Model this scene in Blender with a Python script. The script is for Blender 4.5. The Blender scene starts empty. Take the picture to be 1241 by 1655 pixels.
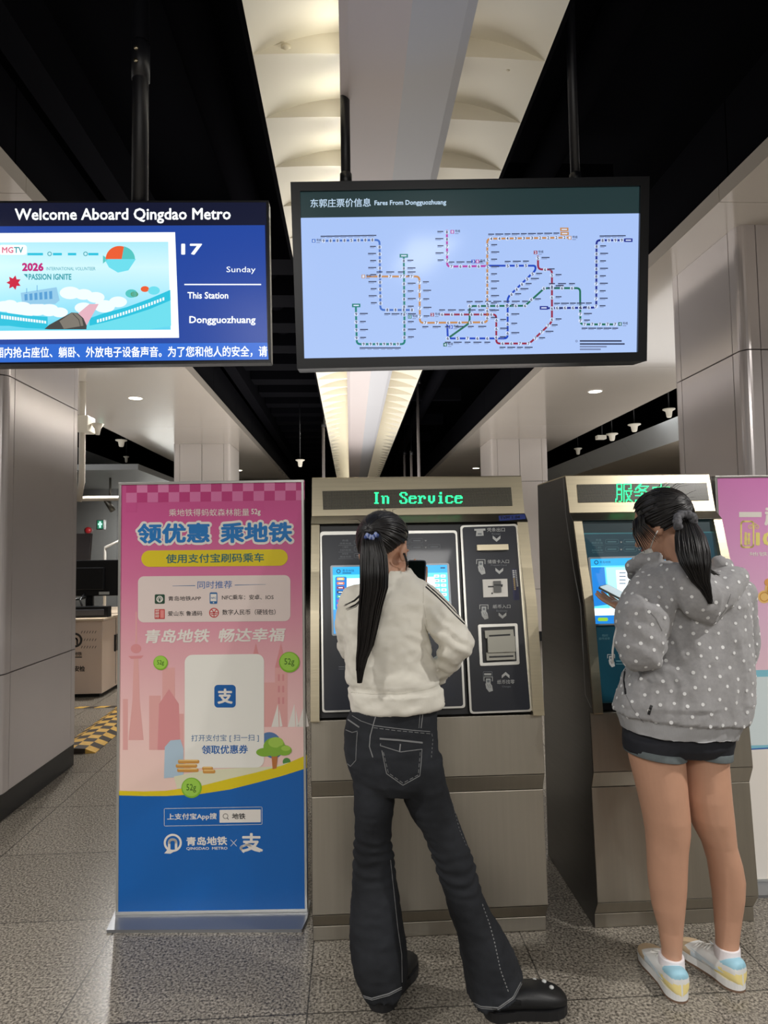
import bpy, math, random
from mathutils import Vector, Matrix, noise
from mathutils.bvhtree import BVHTree

random.seed(7)
SC = bpy.context.scene
COL = SC.collection

# ------------------------------------------------------------------ camera
FPX, VX, VY, ROLL = 1050.0, 567.0, 887.0, 0.0125
EYE = Vector((0, 0, 1.5))
_d = Vector(((VX - 620.5) / FPX, -(VY - 827.5) / FPX, -1)).normalized()
_u = Vector((-math.sin(ROLL), math.cos(ROLL), 0))
_u = (_u - _d * _u.dot(_d)).normalized()
_r = _d.cross(_u)
CAMROT = Matrix((_r, _d, _u))
cam_data = bpy.data.cameras.new('camera')
cam_data.sensor_fit = 'VERTICAL'
cam_data.sensor_height = 36.0
cam_data.lens = FPX / 1655.0 * 36.0
cam_data.clip_start = 0.05
cam = bpy.data.objects.new('camera', cam_data)
COL.objects.link(cam)
cam.matrix_world = Matrix.Translation(EYE) @ CAMROT.to_4x4()
SC.camera = cam

# ------------------------------------------------------------------ world, lights, exposure
SC.view_settings.view_transform = 'Standard'
SC.view_settings.look = 'None'
SC.view_settings.gamma = 1.0
SC.view_settings.exposure = 0.0
SC.cycles.use_denoising = True
SC.cycles.max_bounces = 8
SC.cycles.diffuse_bounces = 4
SC.cycles.glossy_bounces = 4
SC.cycles.sample_clamp_indirect = 6.0
world = bpy.data.worlds.new('world')
SC.world = world
world.use_nodes = True
world.node_tree.nodes['Background'].inputs[0].default_value = (0.55, 0.55, 0.58, 1)
world.node_tree.nodes['Background'].inputs[1].default_value = 0.06


def area(name, loc, size, power, rot=(0, 0, 0), color=(1, .95, .87), shape='DISK', size_y=None, spread=180):
    l = bpy.data.lights.new(name, 'AREA')
    l.shape = shape
    l.size = size
    if size_y:
        l.size_y = size_y
    l.energy = power
    l.color = color
    l.spread = math.radians(spread)
    o = bpy.data.objects.new(name, l)
    o.location = loc
    o.rotation_euler = rot
    COL.objects.link(o)
    return o


# recessed lamps in the two ceiling bands (fixtures are built further down at the same spots)
LAMPS_LEFT = [(-2.38, y) for y in (-5.0, -2.0, 1.1, 4.2, 7.3, 10.6, 14.0)]
LAMPS_RIGHT = [(2.75, y) for y in (-5.0, -2.0, 1.1, 4.1, 7.05, 10.4, 14.0)]
SOFFIT_Z = 3.22
for x, y in LAMPS_LEFT + LAMPS_RIGHT:
    area('downlight_lamp', (x, y, SOFFIT_Z - 0.02), 0.13, 62.0, color=(1, .97, .93), spread=150)
# lighting troughs along the beam of the ceiling cove
for k in range(44):
    for x, sx, pw, cl in ((-.004, -1, .36, (1, .96, .84)), (.402, 1, .07, (1, .95, .88))):
        q = Vector((sx * .80, -.60, .50)).to_track_quat('-Z', 'Y').to_euler()
        area('cove_lamp', (x, 1.27 + .36 * k + .30, 3.285), .045, pw, q, cl, 'SQUARE', spread=170)
# strip lamps of the hall behind the photographer and added upward lamps without fixtures, standing in for bounced light
for x in (-0.9, 0.9):
    area('hall_lamp', (x, -3.2, 3.3), 0.5, 95.0, (0, 0, 0), (1, .98, .95), 'RECTANGLE', 3.0)
for x, y, sx, sy, pw in ((0, -3.5, 4.0, 5.0, 130.0), (0, 7.5, 3.0, 7.0, 120.0), (-4.4, 6.0, 2.0, 8.0, 80.0), (4.6, 6.0, 2.0, 8.0, 80.0)):
    area('bounce_fill', (x, y, 2.05), sx, pw, (math.radians(180), 0, 0), (1, .97, .94), 'RECTANGLE', sy)
for x in (-5.5, 5.5):
    for y in (3, 9.0):
        area('hall_lamp', (x, y, 3.6), 1.2, 60.0, (0, 0, 0), (.95, .97, 1), 'RECTANGLE', 3.0)


# ------------------------------------------------------------------ colours and materials
def lin(c):
    return tuple(((v / 255) / 12.92 if v / 255 <= .04045 else ((v / 255 + .055) / 1.055) ** 2.4) for v in c)


MATS = {}


def mat(name, rgb, rough=.5, metal=0.0, spec=.5, coat=0.0, noise_amt=0.0, noise_scale=20.0, bump=0.0, bump_scale=60.0,
        stretch=None, emit=0.0, sheen=0.0, aniso=0.0):
    if name in MATS:
        return MATS[name]
    m = bpy.data.materials.new(name)
    m.use_nodes = True
    nt = m.node_tree
    b = nt.nodes['Principled BSDF']
    c = lin(rgb) + (1,)
    b.inputs['Base Color'].default_value = c
    b.inputs['Roughness'].default_value = rough
    b.inputs['Metallic'].default_value = metal
    b.inputs['Specular IOR Level'].default_value = spec
    b.inputs['Coat Weight'].default_value = coat
    b.inputs['Coat Roughness'].default_value = .05
    b.inputs['Sheen Weight'].default_value = sheen
    b.inputs['Anisotropic'].default_value = aniso
    if emit:
        b.inputs['Emission Color'].default_value = c
        b.inputs['Emission Strength'].default_value = emit
    if noise_amt or bump:
        tc = nt.nodes.new('ShaderNodeTexCoord')
        mp = nt.nodes.new('ShaderNodeMapping')
        nt.links.new(tc.outputs['Object'], mp.inputs['Vector'])
        if stretch:
            mp.inputs['Scale'].default_value = stretch
    if noise_amt:
        n = nt.nodes.new('ShaderNodeTexNoise')
        n.inputs['Scale'].default_value = noise_scale
        n.inputs['Detail'].default_value = 5
        nt.links.new(mp.outputs[0], n.inputs['Vector'])
        r = nt.nodes.new('ShaderNodeMapRange')
        r.inputs['From Min'].default_value = .25
        r.inputs['From Max'].default_value = .75
        r.inputs['To Min'].default_value = 1 - noise_amt
        r.inputs['To Max'].default_value = 1 + noise_amt
        nt.links.new(n.outputs['Fac'], r.inputs['Value'])
        x = nt.nodes.new('ShaderNodeVectorMath')
        x.operation = 'SCALE'
        x.inputs[0].default_value = c[:3]
        nt.links.new(r.outputs[0], x.inputs['Scale'])
        nt.links.new(x.outputs[0], b.inputs['Base Color'])
    if bump:
        n2 = nt.nodes.new('ShaderNodeTexNoise')
        n2.inputs['Scale'].default_value = bump_scale
        n2.inputs['Detail'].default_value = 4
        nt.links.new(mp.outputs[0], n2.inputs['Vector'])
        bp = nt.nodes.new('ShaderNodeBump')
        bp.inputs['Strength'].default_value = bump
        bp.inputs['Distance'].default_value = .01
        nt.links.new(n2.outputs['Fac'], bp.inputs['Height'])
        nt.links.new(bp.outputs[0], b.inputs['Normal'])
    MATS[name] = m
    return m


def glow(name, rgb, strength=1.0):
    """a face of a lit screen, lamp or lightbox"""
    if name in MATS:
        return MATS[name]
    m = bpy.data.materials.new(name)
    m.use_nodes = True
    b = m.node_tree.nodes['Principled BSDF']
    b.inputs['Base Color'].default_value = (.01, .01, .01, 1)
    b.inputs['Roughness'].default_value = .25
    b.inputs['Specular IOR Level'].default_value = .3
    b.inputs['Emission Color'].default_value = lin(rgb) + (1,)
    b.inputs['Emission Strength'].default_value = strength
    MATS[name] = m
    return m


def ramp_mat(name, axis, lo, hi, stops, emit=0.0, rough=.4, coat=0.0):
    """printed or displayed artwork whose own colour runs along one object axis"""
    m = bpy.data.materials.new(name)
    m.use_nodes = True
    nt = m.node_tree
    b = nt.nodes['Principled BSDF']
    b.inputs['Roughness'].default_value = rough
    b.inputs['Coat Weight'].default_value = coat
    tc = nt.nodes.new('ShaderNodeTexCoord')
    sp = nt.nodes.new('ShaderNodeSeparateXYZ')
    nt.links.new(tc.outputs['Object'], sp.inputs[0])
    mr = nt.nodes.new('ShaderNodeMapRange')
    mr.inputs['From Min'].default_value = lo
    mr.inputs['From Max'].default_value = hi
    nt.links.new(sp.outputs[axis], mr.inputs['Value'])
    cr = nt.nodes.new('ShaderNodeValToRGB')
    el = cr.color_ramp.elements
    while len(el) < len(stops):
        el.new(.5)
    for e, (p, c) in zip(el, stops):
        e.position = p
        e.color = lin(c) + (1,)
    nt.links.new(mr.outputs[0], cr.inputs[0])
    if emit:
        b.inputs['Base Color'].default_value = (.01, .01, .01, 1)
        nt.links.new(cr.outputs[0], b.inputs['Emission Color'])
        b.inputs['Emission Strength'].default_value = emit
    else:
        nt.links.new(cr.outputs[0], b.inputs['Base Color'])
    MATS[name] = m
    return m


# ------------------------------------------------------------------ mesh helpers
class MB:
    """collects faces of one mesh object"""

    def __init__(self):
        self.v, self.f, self.m, self.s, self.mats = [], [], [], [], []

    def mi(self, m):
        if m not in self.mats:
            self.mats.append(m)
        return self.mats.index(m)

    def add(self, vs, fs, m, smooth=False):
        o = len(self.v)
        self.v += [tuple(p) for p in vs]
        k = self.mi(m)
        for f in fs:
            self.f.append([i + o for i in f])
            self.m.append(k)
            self.s.append(smooth)

    def face(self, pts, m):
        self.add(pts, [list(range(len(pts)))], m)

    def box(self, x0, x1, y0, y1, z0, z1, m, M=None):
        vs = [Vector((x, y, z)) for x in (x0, x1) for y in (y0, y1) for z in (z0, z1)]
        if M:
            vs = [M @ p for p in vs]
        self.add(vs, [(0, 1, 3, 2), (4, 6, 7, 5), (0, 4, 5, 1), (2, 3, 7, 6), (0, 2, 6, 4), (1, 5, 7, 3)], m)

    def prism(self, a, b, m, smooth=False):
        """a, b: matching outlines of the two ends"""
        n = len(a)
        self.add(list(a) + list(b), [list(range(n))[::-1], [n + i for i in range(n)]], m)
        self.add(list(a) + list(b), [(i, (i + 1) % n, n + (i + 1) % n, n + i) for i in range(n)], m, smooth)

    def loft(self, rings, m, caps=True, smooth=True):
        n = len(rings[0])
        vs = [p for r in rings for p in r]
        fs = []
        for k in range(len(rings) - 1):
            for i in range(n):
                j = (i + 1) % n
                fs.append((k * n + i, k * n + j, (k + 1) * n + j, (k + 1) * n + i))
        if caps:
            fs.append(list(range(n))[::-1])
            fs.append([(len(rings) - 1) * n + i for i in range(n)])
        self.add(vs, fs, m, smooth)

    def tube(self, pts, r, m, n=10, caps=True, rounded=False):
        pts = [Vector(p) for p in pts]
        rs = list(r) if hasattr(r, '__len__') else [r] * len(pts)
        if rounded:
            a = (pts[0] - pts[1]).normalized()
            b = (pts[-1] - pts[-2]).normalized()
            pts = [pts[0] + a * rs[0] * .9, pts[0] + a * rs[0] * .6] + pts + [pts[-1] + b * rs[-1] * .6, pts[-1] + b * rs[-1] * .9]
            rs = [rs[0] * .3, rs[0] * .8] + rs + [rs[-1] * .8, rs[-1] * .3]
        rings = []
        up = None
        for i, p in enumerate(pts):
            t = (pts[min(i + 1, len(pts) - 1)] - pts[max(i - 1, 0)]).normalized()
            if up is None:
                up = Vector((0, 0, 1)) if abs(t.z) < .9 else Vector((0, 1, 0))
            u = (up - t * up.dot(t)).normalized()
            up = u
            w = t.cross(u)
            rings.append([p + (u * math.cos(2 * math.pi * k / n) + w * math.sin(2 * math.pi * k / n)) * rs[i] for k in range(n)])
        self.loft(rings, m, caps)

    def lathe(self, prof, c, m, n=24, axis=Vector((0, 0, 1)), caps=True):
        """prof: (radius, height) pairs along the axis from c"""
        ax = axis.normalized()
        u = ax.orthogonal().normalized()
        w = ax.cross(u)
        c = Vector(c)
        self.loft([[c + ax * h + (u * math.cos(2 * math.pi * k / n) + w * math.sin(2 * math.pi * k / n)) * max(r, 1e-4)
                    for k in range(n)] for r, h in prof], m, caps)

    def ball(self, c, r, m, M=None, n=16, k=10):
        """ellipsoid with half axes r, M turns local into world"""
        rings = []
        for i in range(1, k):
            a = math.pi * i / k
            rings.append([Vector((c[0] + r[0] * math.sin(a) * math.cos(2 * math.pi * j / n),
                                  c[1] + r[1] * math.sin(a) * math.sin(2 * math.pi * j / n),
                                  c[2] - r[2] * math.cos(a))) for j in range(n)])
        if M:
            rings = [[M @ p for p in q] for q in rings]
        self.loft(rings, m)

    def mesh(self, name, origin=(0, 0, 0)):
        o = Vector(origin)
        me = bpy.data.meshes.new(name)
        me.from_pydata([Vector(p) - o for p in self.v], [], self.f)
        for m in self.mats:
            me.materials.append(m)
        me.polygons.foreach_set('material_index', self.m)
        me.polygons.foreach_set('use_smooth', self.s)
        me.update()
        return me

    def build(self, name, parent=None, bevel=0.0, origin=None, structure=False, segs=2):
        if origin is None:
            origin = parent['_o'] if parent is not None else (0, 0, 0)
        o = bpy.data.objects.new(name, self.mesh(name, origin))
        COL.objects.link(o)
        if parent is not None:
            o.parent = parent
        else:
            o.location = origin
        o['_o'] = list(origin)
        if bevel:
            b = o.modifiers.new('bevel', 'BEVEL')
            b.width = bevel
            b.segments = segs
            b.limit_method = 'ANGLE'
            b.angle_limit = math.radians(40)
        if structure:
            o['kind'] = 'structure'
        return o


def tag(o, label, cat, group=None):
    o['label'] = label
    o['category'] = cat
    if group:
        o['group'] = group
    return o


def thing(name, label, cat, loc, group=None):
    o = bpy.data.objects.new(name, None)
    o.empty_display_size = .1
    COL.objects.link(o)
    o.location = loc
    o['_o'] = list(loc)
    return tag(o, label, cat, group)


def ray(px, py):
    return CAMROT @ Vector(((px - 620.5) / FPX, -(py - 827.5) / FPX, -1))


def P(px, py, Y):
    """the point at depth Y seen at this place of the photograph (used to read off positions)"""
    r = ray(px, py)
    return EYE + r * (Y / r.y)


def G(px, py, z=0.0):
    r = ray(px, py)
    return EYE + r * ((z - EYE.z) / r.z)


_TXT = {}


def glyphs(s):
    if s not in _TXT:
        c = bpy.data.curves.new('lettering', 'FONT')
        c.body = s
        c.resolution_u = 2
        o = bpy.data.objects.new('lettering', c)
        COL.objects.link(o)
        dg = bpy.context.evaluated_depsgraph_get()
        me = bpy.data.meshes.new_from_object(o.evaluated_get(dg))
        vs = [(v.co.x, v.co.y) for v in me.vertices]
        fs = [list(p.vertices) for p in me.polygons]
        bpy.data.objects.remove(o)
        bpy.data.curves.remove(c)
        bpy.data.meshes.remove(me)
        xs = [v[0] for v in vs]
        ys = [v[1] for v in vs]
        _TXT[s] = (vs, fs, min(xs), max(xs), min(ys), max(ys))
    return _TXT[s]


class Pane:
    """a flat face in the place; artwork is laid on it in its own u (right), v (up) metres.
    Coordinates are given on a grid with origin (ox, oy) and scale s read from the photograph."""

    def __init__(self, O, U, V, ox=0, oy=0, s=1.0):
        self.O = Vector(O)
        self.U = Vector(U).normalized()
        V = Vector(V)
        self.V = (V - self.U * V.dot(self.U)).normalized()
        self.N = self.U.cross(self.V)
        self.g(ox, oy, s)

    def g(self, ox, oy, s):
        self.ox, self.oy, self.s = ox, oy, s
        return self

    def uv(self, x, y):
        r = ray(self.ox + x / self.s, self.oy + y / self.s)
        p = EYE + r * ((self.O - EYE).dot(self.N) / r.dot(self.N))
        return (p - self.O).dot(self.U), (p - self.O).dot(self.V)

    def w(self, u, v, h=0.0):
        return self.O + self.U * u + self.V * v + self.N * h

    def at(self, x, y, h=0.0):
        return self.w(*self.uv(x, y), h)

    def k(self, x, y):
        a, b = self.uv(x, y), self.uv(x + 1, y)
        return b[0] - a[0]

    def poly(self, mb, pts, m, h):
        mb.face([self.at(x, y, h) for x, y in pts], m)

    def slab(self, mb, pts, m, h0, h1):
        mb.prism([self.at(x, y, h0) for x, y in pts], [self.at(x, y, h1) for x, y in pts], m)

    def rr(self, x0, y0, x1, y1, r, sk=0.0):
        """rounded rectangle outline; sk lifts the right end"""
        pts = []
        for cx, cy, a0 in ((x1 - r, y1 - r, 0), (x0 + r, y1 - r, 90), (x0 + r, y0 + r, 180), (x1 - r, y0 + r, 270)):
            for a in range(0, 91, 15 if r else 90):
                t = math.radians(a0 + a)
                x, y = cx + r * math.cos(t), cy + r * math.sin(t)
                pts.append((x, y + sk * (x - x0) / max(x1 - x0, 1e-6)))
        return pts[::-1]

    def rect(self, mb, x0, y0, x1, y1, m, h, r=0, sk=0.0):
        self.poly(mb, self.rr(x0, y0, x1, y1, r, sk), m, h)

    def disc(self, mb, cx, cy, rx, m, h, ry=None, n=28):
        ry = ry or rx
        self.poly(mb, [(cx + rx * math.cos(2 * math.pi * i / n), cy - ry * math.sin(2 * math.pi * i / n)) for i in range(n)], m, h)

    def ring(self, mb, cx, cy, r0, r1, m, h, a0=0, a1=360, n=36):
        for i in range(n):
            a, b = [math.radians(a0 + (a1 - a0) * q / n) for q in (i, i + 1)]
            self.poly(mb, [(cx + r0 * math.cos(a), cy - r0 * math.sin(a)), (cx + r1 * math.cos(a), cy - r1 * math.sin(a)),
                           (cx + r1 * math.cos(b), cy - r1 * math.sin(b)), (cx + r0 * math.cos(b), cy - r0 * math.sin(b))], m, h)

    def line(self, mb, pts, wd, m, h, closed=False):
        if closed:
            pts = list(pts) + [pts[0]]
        for (x0, y0), (x1, y1) in zip(pts, pts[1:]):
            L = math.hypot(x1 - x0, y1 - y0) or 1
            dx, dy = (x1 - x0) / L * wd / 2, (y1 - y0) / L * wd / 2
            self.poly(mb, [(x0 - dx * .6 + dy, y0 - dy * .6 - dx), (x0 - dx * .6 - dy, y0 - dy * .6 + dx),
                           (x1 + dx * .6 - dy, y1 + dy * .6 + dx), (x1 + dx * .6 + dy, y1 + dy * .6 - dx)], m, h)

    def text(self, mb, s, x0, y0, x1, y1, m, h, bold=0.0, sk=0.0, slant=0.0):
        """lettering fitted between the top left (x0,y0) and bottom right (x1,y1)"""
        vs, fs, a, b, c, d = glyphs(s)
        shifts = [(0, 0)]
        if bold:
            n = 6 if bold < .05 else 12
            shifts += [(bold * math.cos(2 * math.pi * i / n), bold * math.sin(2 * math.pi * i / n)) for i in range(n)]
        for i, (ex, ey) in enumerate(shifts):
            out = []
            for x, y in vs:
                tx, ty = (x + ex - a + bold) / (b - a + 2 * bold), (d - y - ey + bold) / (d - c + 2 * bold)
                out.append(self.at(x0 + (x1 - x0) * tx + slant * (1 - ty), y0 + (y1 - y0) * ty + sk * tx, h + i * 8e-6))
            mb.add(out, fs, m)


def rcurve(pts, r=10, n=4):
    """polyline with rounded corners"""
    out = [pts[0]]
    for a, b, c in zip(pts, pts[1:], pts[2:]):
        la, lc = math.dist(a, b), math.dist(b, c)
        q = min(r, la / 2, lc / 2)
        p0 = (b[0] + (a[0] - b[0]) * q / la, b[1] + (a[1] - b[1]) * q / la)
        p1 = (b[0] + (c[0] - b[0]) * q / lc, b[1] + (c[1] - b[1]) * q / lc)
        for i in range(n + 1):
            t = i / n
            out.append(tuple((1 - t) ** 2 * p0[k] + 2 * t * (1 - t) * b[k] + t * t * p1[k] for k in (0, 1)))
    out.append(pts[-1])
    return out


# shared materials
STEEL = mat('brushed_steel', (206, 195, 168), .34, 1.0, noise_amt=.05, noise_scale=3, stretch=(1, 1, 40), bump=.03, bump_scale=8)
STEEL_PLAIN = mat('satin_steel', (178, 172, 160), .42, 1.0, bump=.03, bump_scale=12, stretch=(30, 1, 1), noise_amt=.04, noise_scale=2)
STEEL_DARK = mat('dark_steel', (150, 148, 142), .30, 1.0, noise_amt=.08, noise_scale=4, stretch=(1, 1, 20))
BLACK = mat('black_enamel', (14, 15, 18), .35)
BLACKMATT = mat('black_paint', (7, 7, 9), .8)
WHITE = mat('white_plastic', (225, 222, 215), .4)
WHITEFLAT = mat('white_print', (228, 226, 220), .5)
INK = mat('black_print', (25, 25, 28), .5)

# ================================================================== SETTING
def granite():
    m = bpy.data.materials.new('granite_tiles')
    m.use_nodes = True
    nt = m.node_tree
    N, L = nt.nodes, nt.links
    b = N['Principled BSDF']
    tc = N.new('ShaderNodeTexCoord')
    # speckle
    v = N.new('ShaderNodeTexNoise')
    v.inputs['Scale'].default_value = 110
    v.inputs['Detail'].default_value = 3
    v.inputs['Roughness'].default_value = .65
    L.new(tc.outputs['Object'], v.inputs['Vector'])
    cr = N.new('ShaderNodeValToRGB')
    e = cr.color_ramp.elements
    for _ in range(3):
        e.new(.5)
    for q, (p, c) in zip(e, [(.30, (30, 28, 26)), (.41, (78, 73, 67)), (.50, (122, 116, 106)), (.60, (150, 143, 132)), (.74, (182, 175, 163))]):
        q.position = p
        q.color = lin(c) + (1,)
    L.new(v.outputs['Fac'], cr.inputs[0])
    # each slab a little lighter or darker, dark joints
    sp = N.new('ShaderNodeSeparateXYZ')
    L.new(tc.outputs['Object'], sp.inputs[0])

    def math_(op, a, bb):
        n = N.new('ShaderNodeMath')
        n.operation = op
        for i, q in enumerate((a, bb)):
            if isinstance(q, (int, float)):
                n.inputs[i].default_value = q
            elif q is not None:
                L.new(q, n.inputs[i])
        return n.outputs[0]
    ux = math_('DIVIDE', math_('ADD', sp.outputs[0], .13 + 8.0), .797)
    uy = math_('DIVIDE', math_('ADD', sp.outputs[1], -2.2 + 12.2), .61)
    fx, fy = math_('FRACT', ux, None), math_('FRACT', uy, None)
    jx = math_('LESS_THAN', math_('ABSOLUTE', math_('SUBTRACT', fx, .5), None), .4965)
    jy = math_('LESS_THAN', math_('ABSOLUTE', math_('SUBTRACT', fy, .5), None), .4955)
    j = math_('MULTIPLY', jx, jy)
    cb = N.new('ShaderNodeCombineXYZ')
    L.new(math_('FLOOR', ux, None), cb.inputs[0])
    L.new(math_('FLOOR', uy, None), cb.inputs[1])
    wn = N.new('ShaderNodeTexWhiteNoise')
    L.new(cb.outputs[0], wn.inputs['Vector'])
    tone = math_('ADD', math_('MULTIPLY', wn.outputs['Value'], .14), .90)
    sc = N.new('ShaderNodeVectorMath')
    sc.operation = 'SCALE'
    L.new(cr.outputs[0], sc.inputs[0])
    L.new(math_('MULTIPLY', tone, math_('ADD', math_('MULTIPLY', j, .75), .25)), sc.inputs['Scale'])
    L.new(sc.outputs[0], b.inputs['Base Color'])
    b.inputs['Roughness'].default_value = .26
    b.inputs['Specular IOR Level'].default_value = .45
    return m


FLOOR_M = granite()
f = MB()
f.face([(-10, -9, 0), (10, -9, 0), (10, 26, 0), (-10, 26, 0)], FLOOR_M)
f.build('floor', structure=True)

CEIL = mat('black_ceiling', (6, 6, 9), .95, spec=.04)
DUCT = mat('black_ducts', (9, 9, 14), .85, spec=.06)
c = MB()
c.box(-10, 10, -9, 26, 4.4, 4.5, CEIL)
c.build('ceiling', structure=True)
# black service ducts and slats under the ceiling, left of the cove
d = MB()
for y in [5.2 + .75 * i for i in range(22)]:
    d.box(-1.35, -.42, y, y + .30, 3.86, 4.06, DUCT)
d.box(-1.5, -1.36, 2.0, 24, 3.7, 4.0, DUCT)
d.tube([(-.75, 2.0, 4.1), (-.75, 24, 4.1)], .11, DUCT, 12)
d.tube([(1.30, 2.0, 4.0), (1.30, 24, 4.0)], .10, DUCT, 12)
for y in [2.2 + 2.1 * i for i in range(11)]:
    d.box(.80, 1.86, y, y + .10, 3.95, 4.15, DUCT)
d.build('ceiling_duct', structure=True)

# hall walls
WALL = mat('hall_wall_panel', (178, 174, 168), .35, noise_amt=.03, noise_scale=2)
WALL_DARK = mat('dark_wall', (30, 30, 34), .6)
w = MB()
w.box(-10.2, -10, -9, 26, 0, 4.5, WALL)
w.build('wall_left', structure=True)
w = MB()
w.box(10, 10.2, -9, 26, 0, 4.5, WALL)
w.build('wall_right', structure=True)
w = MB()
w.box(-10, 10, -9.2, -9, 0, 4.5, WALL)
w.build('wall_rear', structure=True)
w = MB()
w.box(-10, 10, 26, 26.2, 0, 4.5, WALL_DARK)
w.build('wall_far', structure=True)
# steel clad cross wall behind the security desk
SHEET = mat('steel_sheet_wall', (182, 184, 186), .24, .85, bump=.12, bump_scale=2.2, noise_amt=.06, noise_scale=1.5)
w = MB()
for i in range(6):
    w.box(-9.9 + i * 1.2, -8.706 + i * 1.2, 14.5, 14.62, 0, 2.9, SHEET)
w.build('wall_steel', structure=True)
w = MB()
w.box(-9.9, -3.6, 11.2, 14.6, 2.9, 3.0, mat('grey_soffit', (150, 152, 152), .4))
w.build('ceiling_lowered', structure=True)

# the two long white ceiling bands carried by the columns
BAND = mat('white_lacquer_band', (196, 187, 176), .13, spec=.55, coat=.25, noise_amt=.03, noise_scale=.8)
EDGE = mat('band_edge', (165, 163, 160), .3)


def soffit(name, x0, x1, inner):
    b = MB()
    y = -8.9
    while y < 24:
        b.box(x0, x1, y, y + 2.996, SOFFIT_Z, SOFFIT_Z + .085, BAND)
        y += 3.0
    b.box(x0 + .02, x1 - .02, -8.9, 24, SOFFIT_Z + .004, SOFFIT_Z + .10, EDGE)
    # black upstand over the inner edge
    xi = x1 - .07 if inner > 0 else x0 + .07
    for k in range(22):
        b.box(xi - .02, xi + .02, -8.9 + k * 1.5, -8.9 + k * 1.5 + 1.49, SOFFIT_Z + .10, 3.75, DUCT)
    xo = x0 + .03 if inner > 0 else x1 - .03
    b.box(xo - .02, xo + .02, -8.9, 24, SOFFIT_Z + .085, SOFFIT_Z + .2, EDGE)
    return b.build(name, structure=True)


soffit('ceiling_band_left', -3.37, -1.53, 1)
soffit('ceiling_band_right', 1.88, 3.62, -1)

# bulkheads of the outer aisles
BULK_UP = mat('bulkhead_face', (205, 208, 208), .35)
BULK_LOW = mat('bulkhead_underside', (200, 188, 170), .35)
for s, nm in ((-1, 'ceiling_bulkhead_left'), (1, 'ceiling_bulkhead_right')):
    b = MB()
    xa, xb, xc = s * 5.15, s * 5.35, s * 7.6
    za, zb, zc = 3.50, 3.18, 3.10
    for k in range(16):
        y0, y1 = -8 + 2 * k, -8 + 2 * k + 1.99
        b.prism([(xa, y0, za), (xb, y0, zb), (xb + s * .05, y0, za)], [(xa, y1, za), (xb, y1, zb), (xb + s * .05, y1, za)], BULK_UP)
        b.prism([(xb, y0, zb), (xc, y0, zc), (xc, y0, zc + .2), (xb, y0, zb + .2)], [(xb, y1, zb), (xc, y1, zc), (xc, y1, zc + .2), (xb, y1, zb + .2)], BULK_LOW)
    b.build(nm, structure=True)

# columns clad in satin metal panels
CLAD = mat('column_cladding', (214, 207, 206), .20, .35, bump=.015, bump_scale=3, noise_amt=.03, noise_scale=2)
CORE = mat('column_joint', (40, 38, 38), .7)
SKIRT = mat('black_granite_skirting', (34, 35, 37), .22, noise_amt=.25, noise_scale=90)
PLAIN = mat('column_paint', (214, 206, 200), .35)


def column(name, x0, x1, y0, y1, m, split_front=False, marks=False):
    b = MB()
    g, q, R = .004, .10, .045
    b.box(x0 + .02, x1 - .02, y0 + .02, y1 - .02, 0, SOFFIT_Z, CORE)
    b.box(x0 + .012, x1 - .012, y0 + .012, y1 - .012, 0, .15, SKIRT)
    zs = [(.155, .815), (.822, 2.53), (2.537, SOFFIT_Z)]
    for za, zb in zs:
        for cx, cy, sx, sy in ((x0, y0, 1, 1), (x1, y0, -1, 1), (x1, y1, -1, -1), (x0, y1, 1, -1)):
            pts = [(cx + sx * (q - g), cy), ]
            for a in range(0, 91, 15):
                t = math.radians(a)
                pts.append((cx + sx * (R - R * math.sin(t)), cy + sy * (R - R * math.cos(t))))
            pts += [(cx, cy + sy * (q - g)), (cx + sx * .03, cy + sy * (q - g)), (cx + sx * .03, cy + sy * .03), (cx + sx * (q - g), cy + sy * .03)]
            b.prism([(x, y, za) for x, y in pts], [(x, y, zb) for x, y in pts], m)
        for fy in (y0, y1 - .03):
            if split_front:
                xm = (x0 + x1) / 2
                b.box(x0 + q, xm - g, fy, fy + .03, za, zb, m)
                b.box(xm + g, x1 - q, fy, fy + .03, za, zb, m)
            else:
                b.box(x0 + q, x1 - q, fy, fy + .03, za, zb, m)
        for fx in (x0, x1 - .03):
            b.box(fx, fx + .03, y0 + q, y1 - q, za, zb, m)
    return b.build(name, structure=True, bevel=.0015, segs=1)


column('column', -2.87, -1.97, 3.80, 4.82, CLAD)
column('column', 2.11, 3.00, 3.32, 4.07, CLAD)
column('column', -2.82, -1.925, 10.50, 11.4, PLAIN, True)
column('column', 2.255, 3.17, 10.20, 11.1, PLAIN, True)

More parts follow.
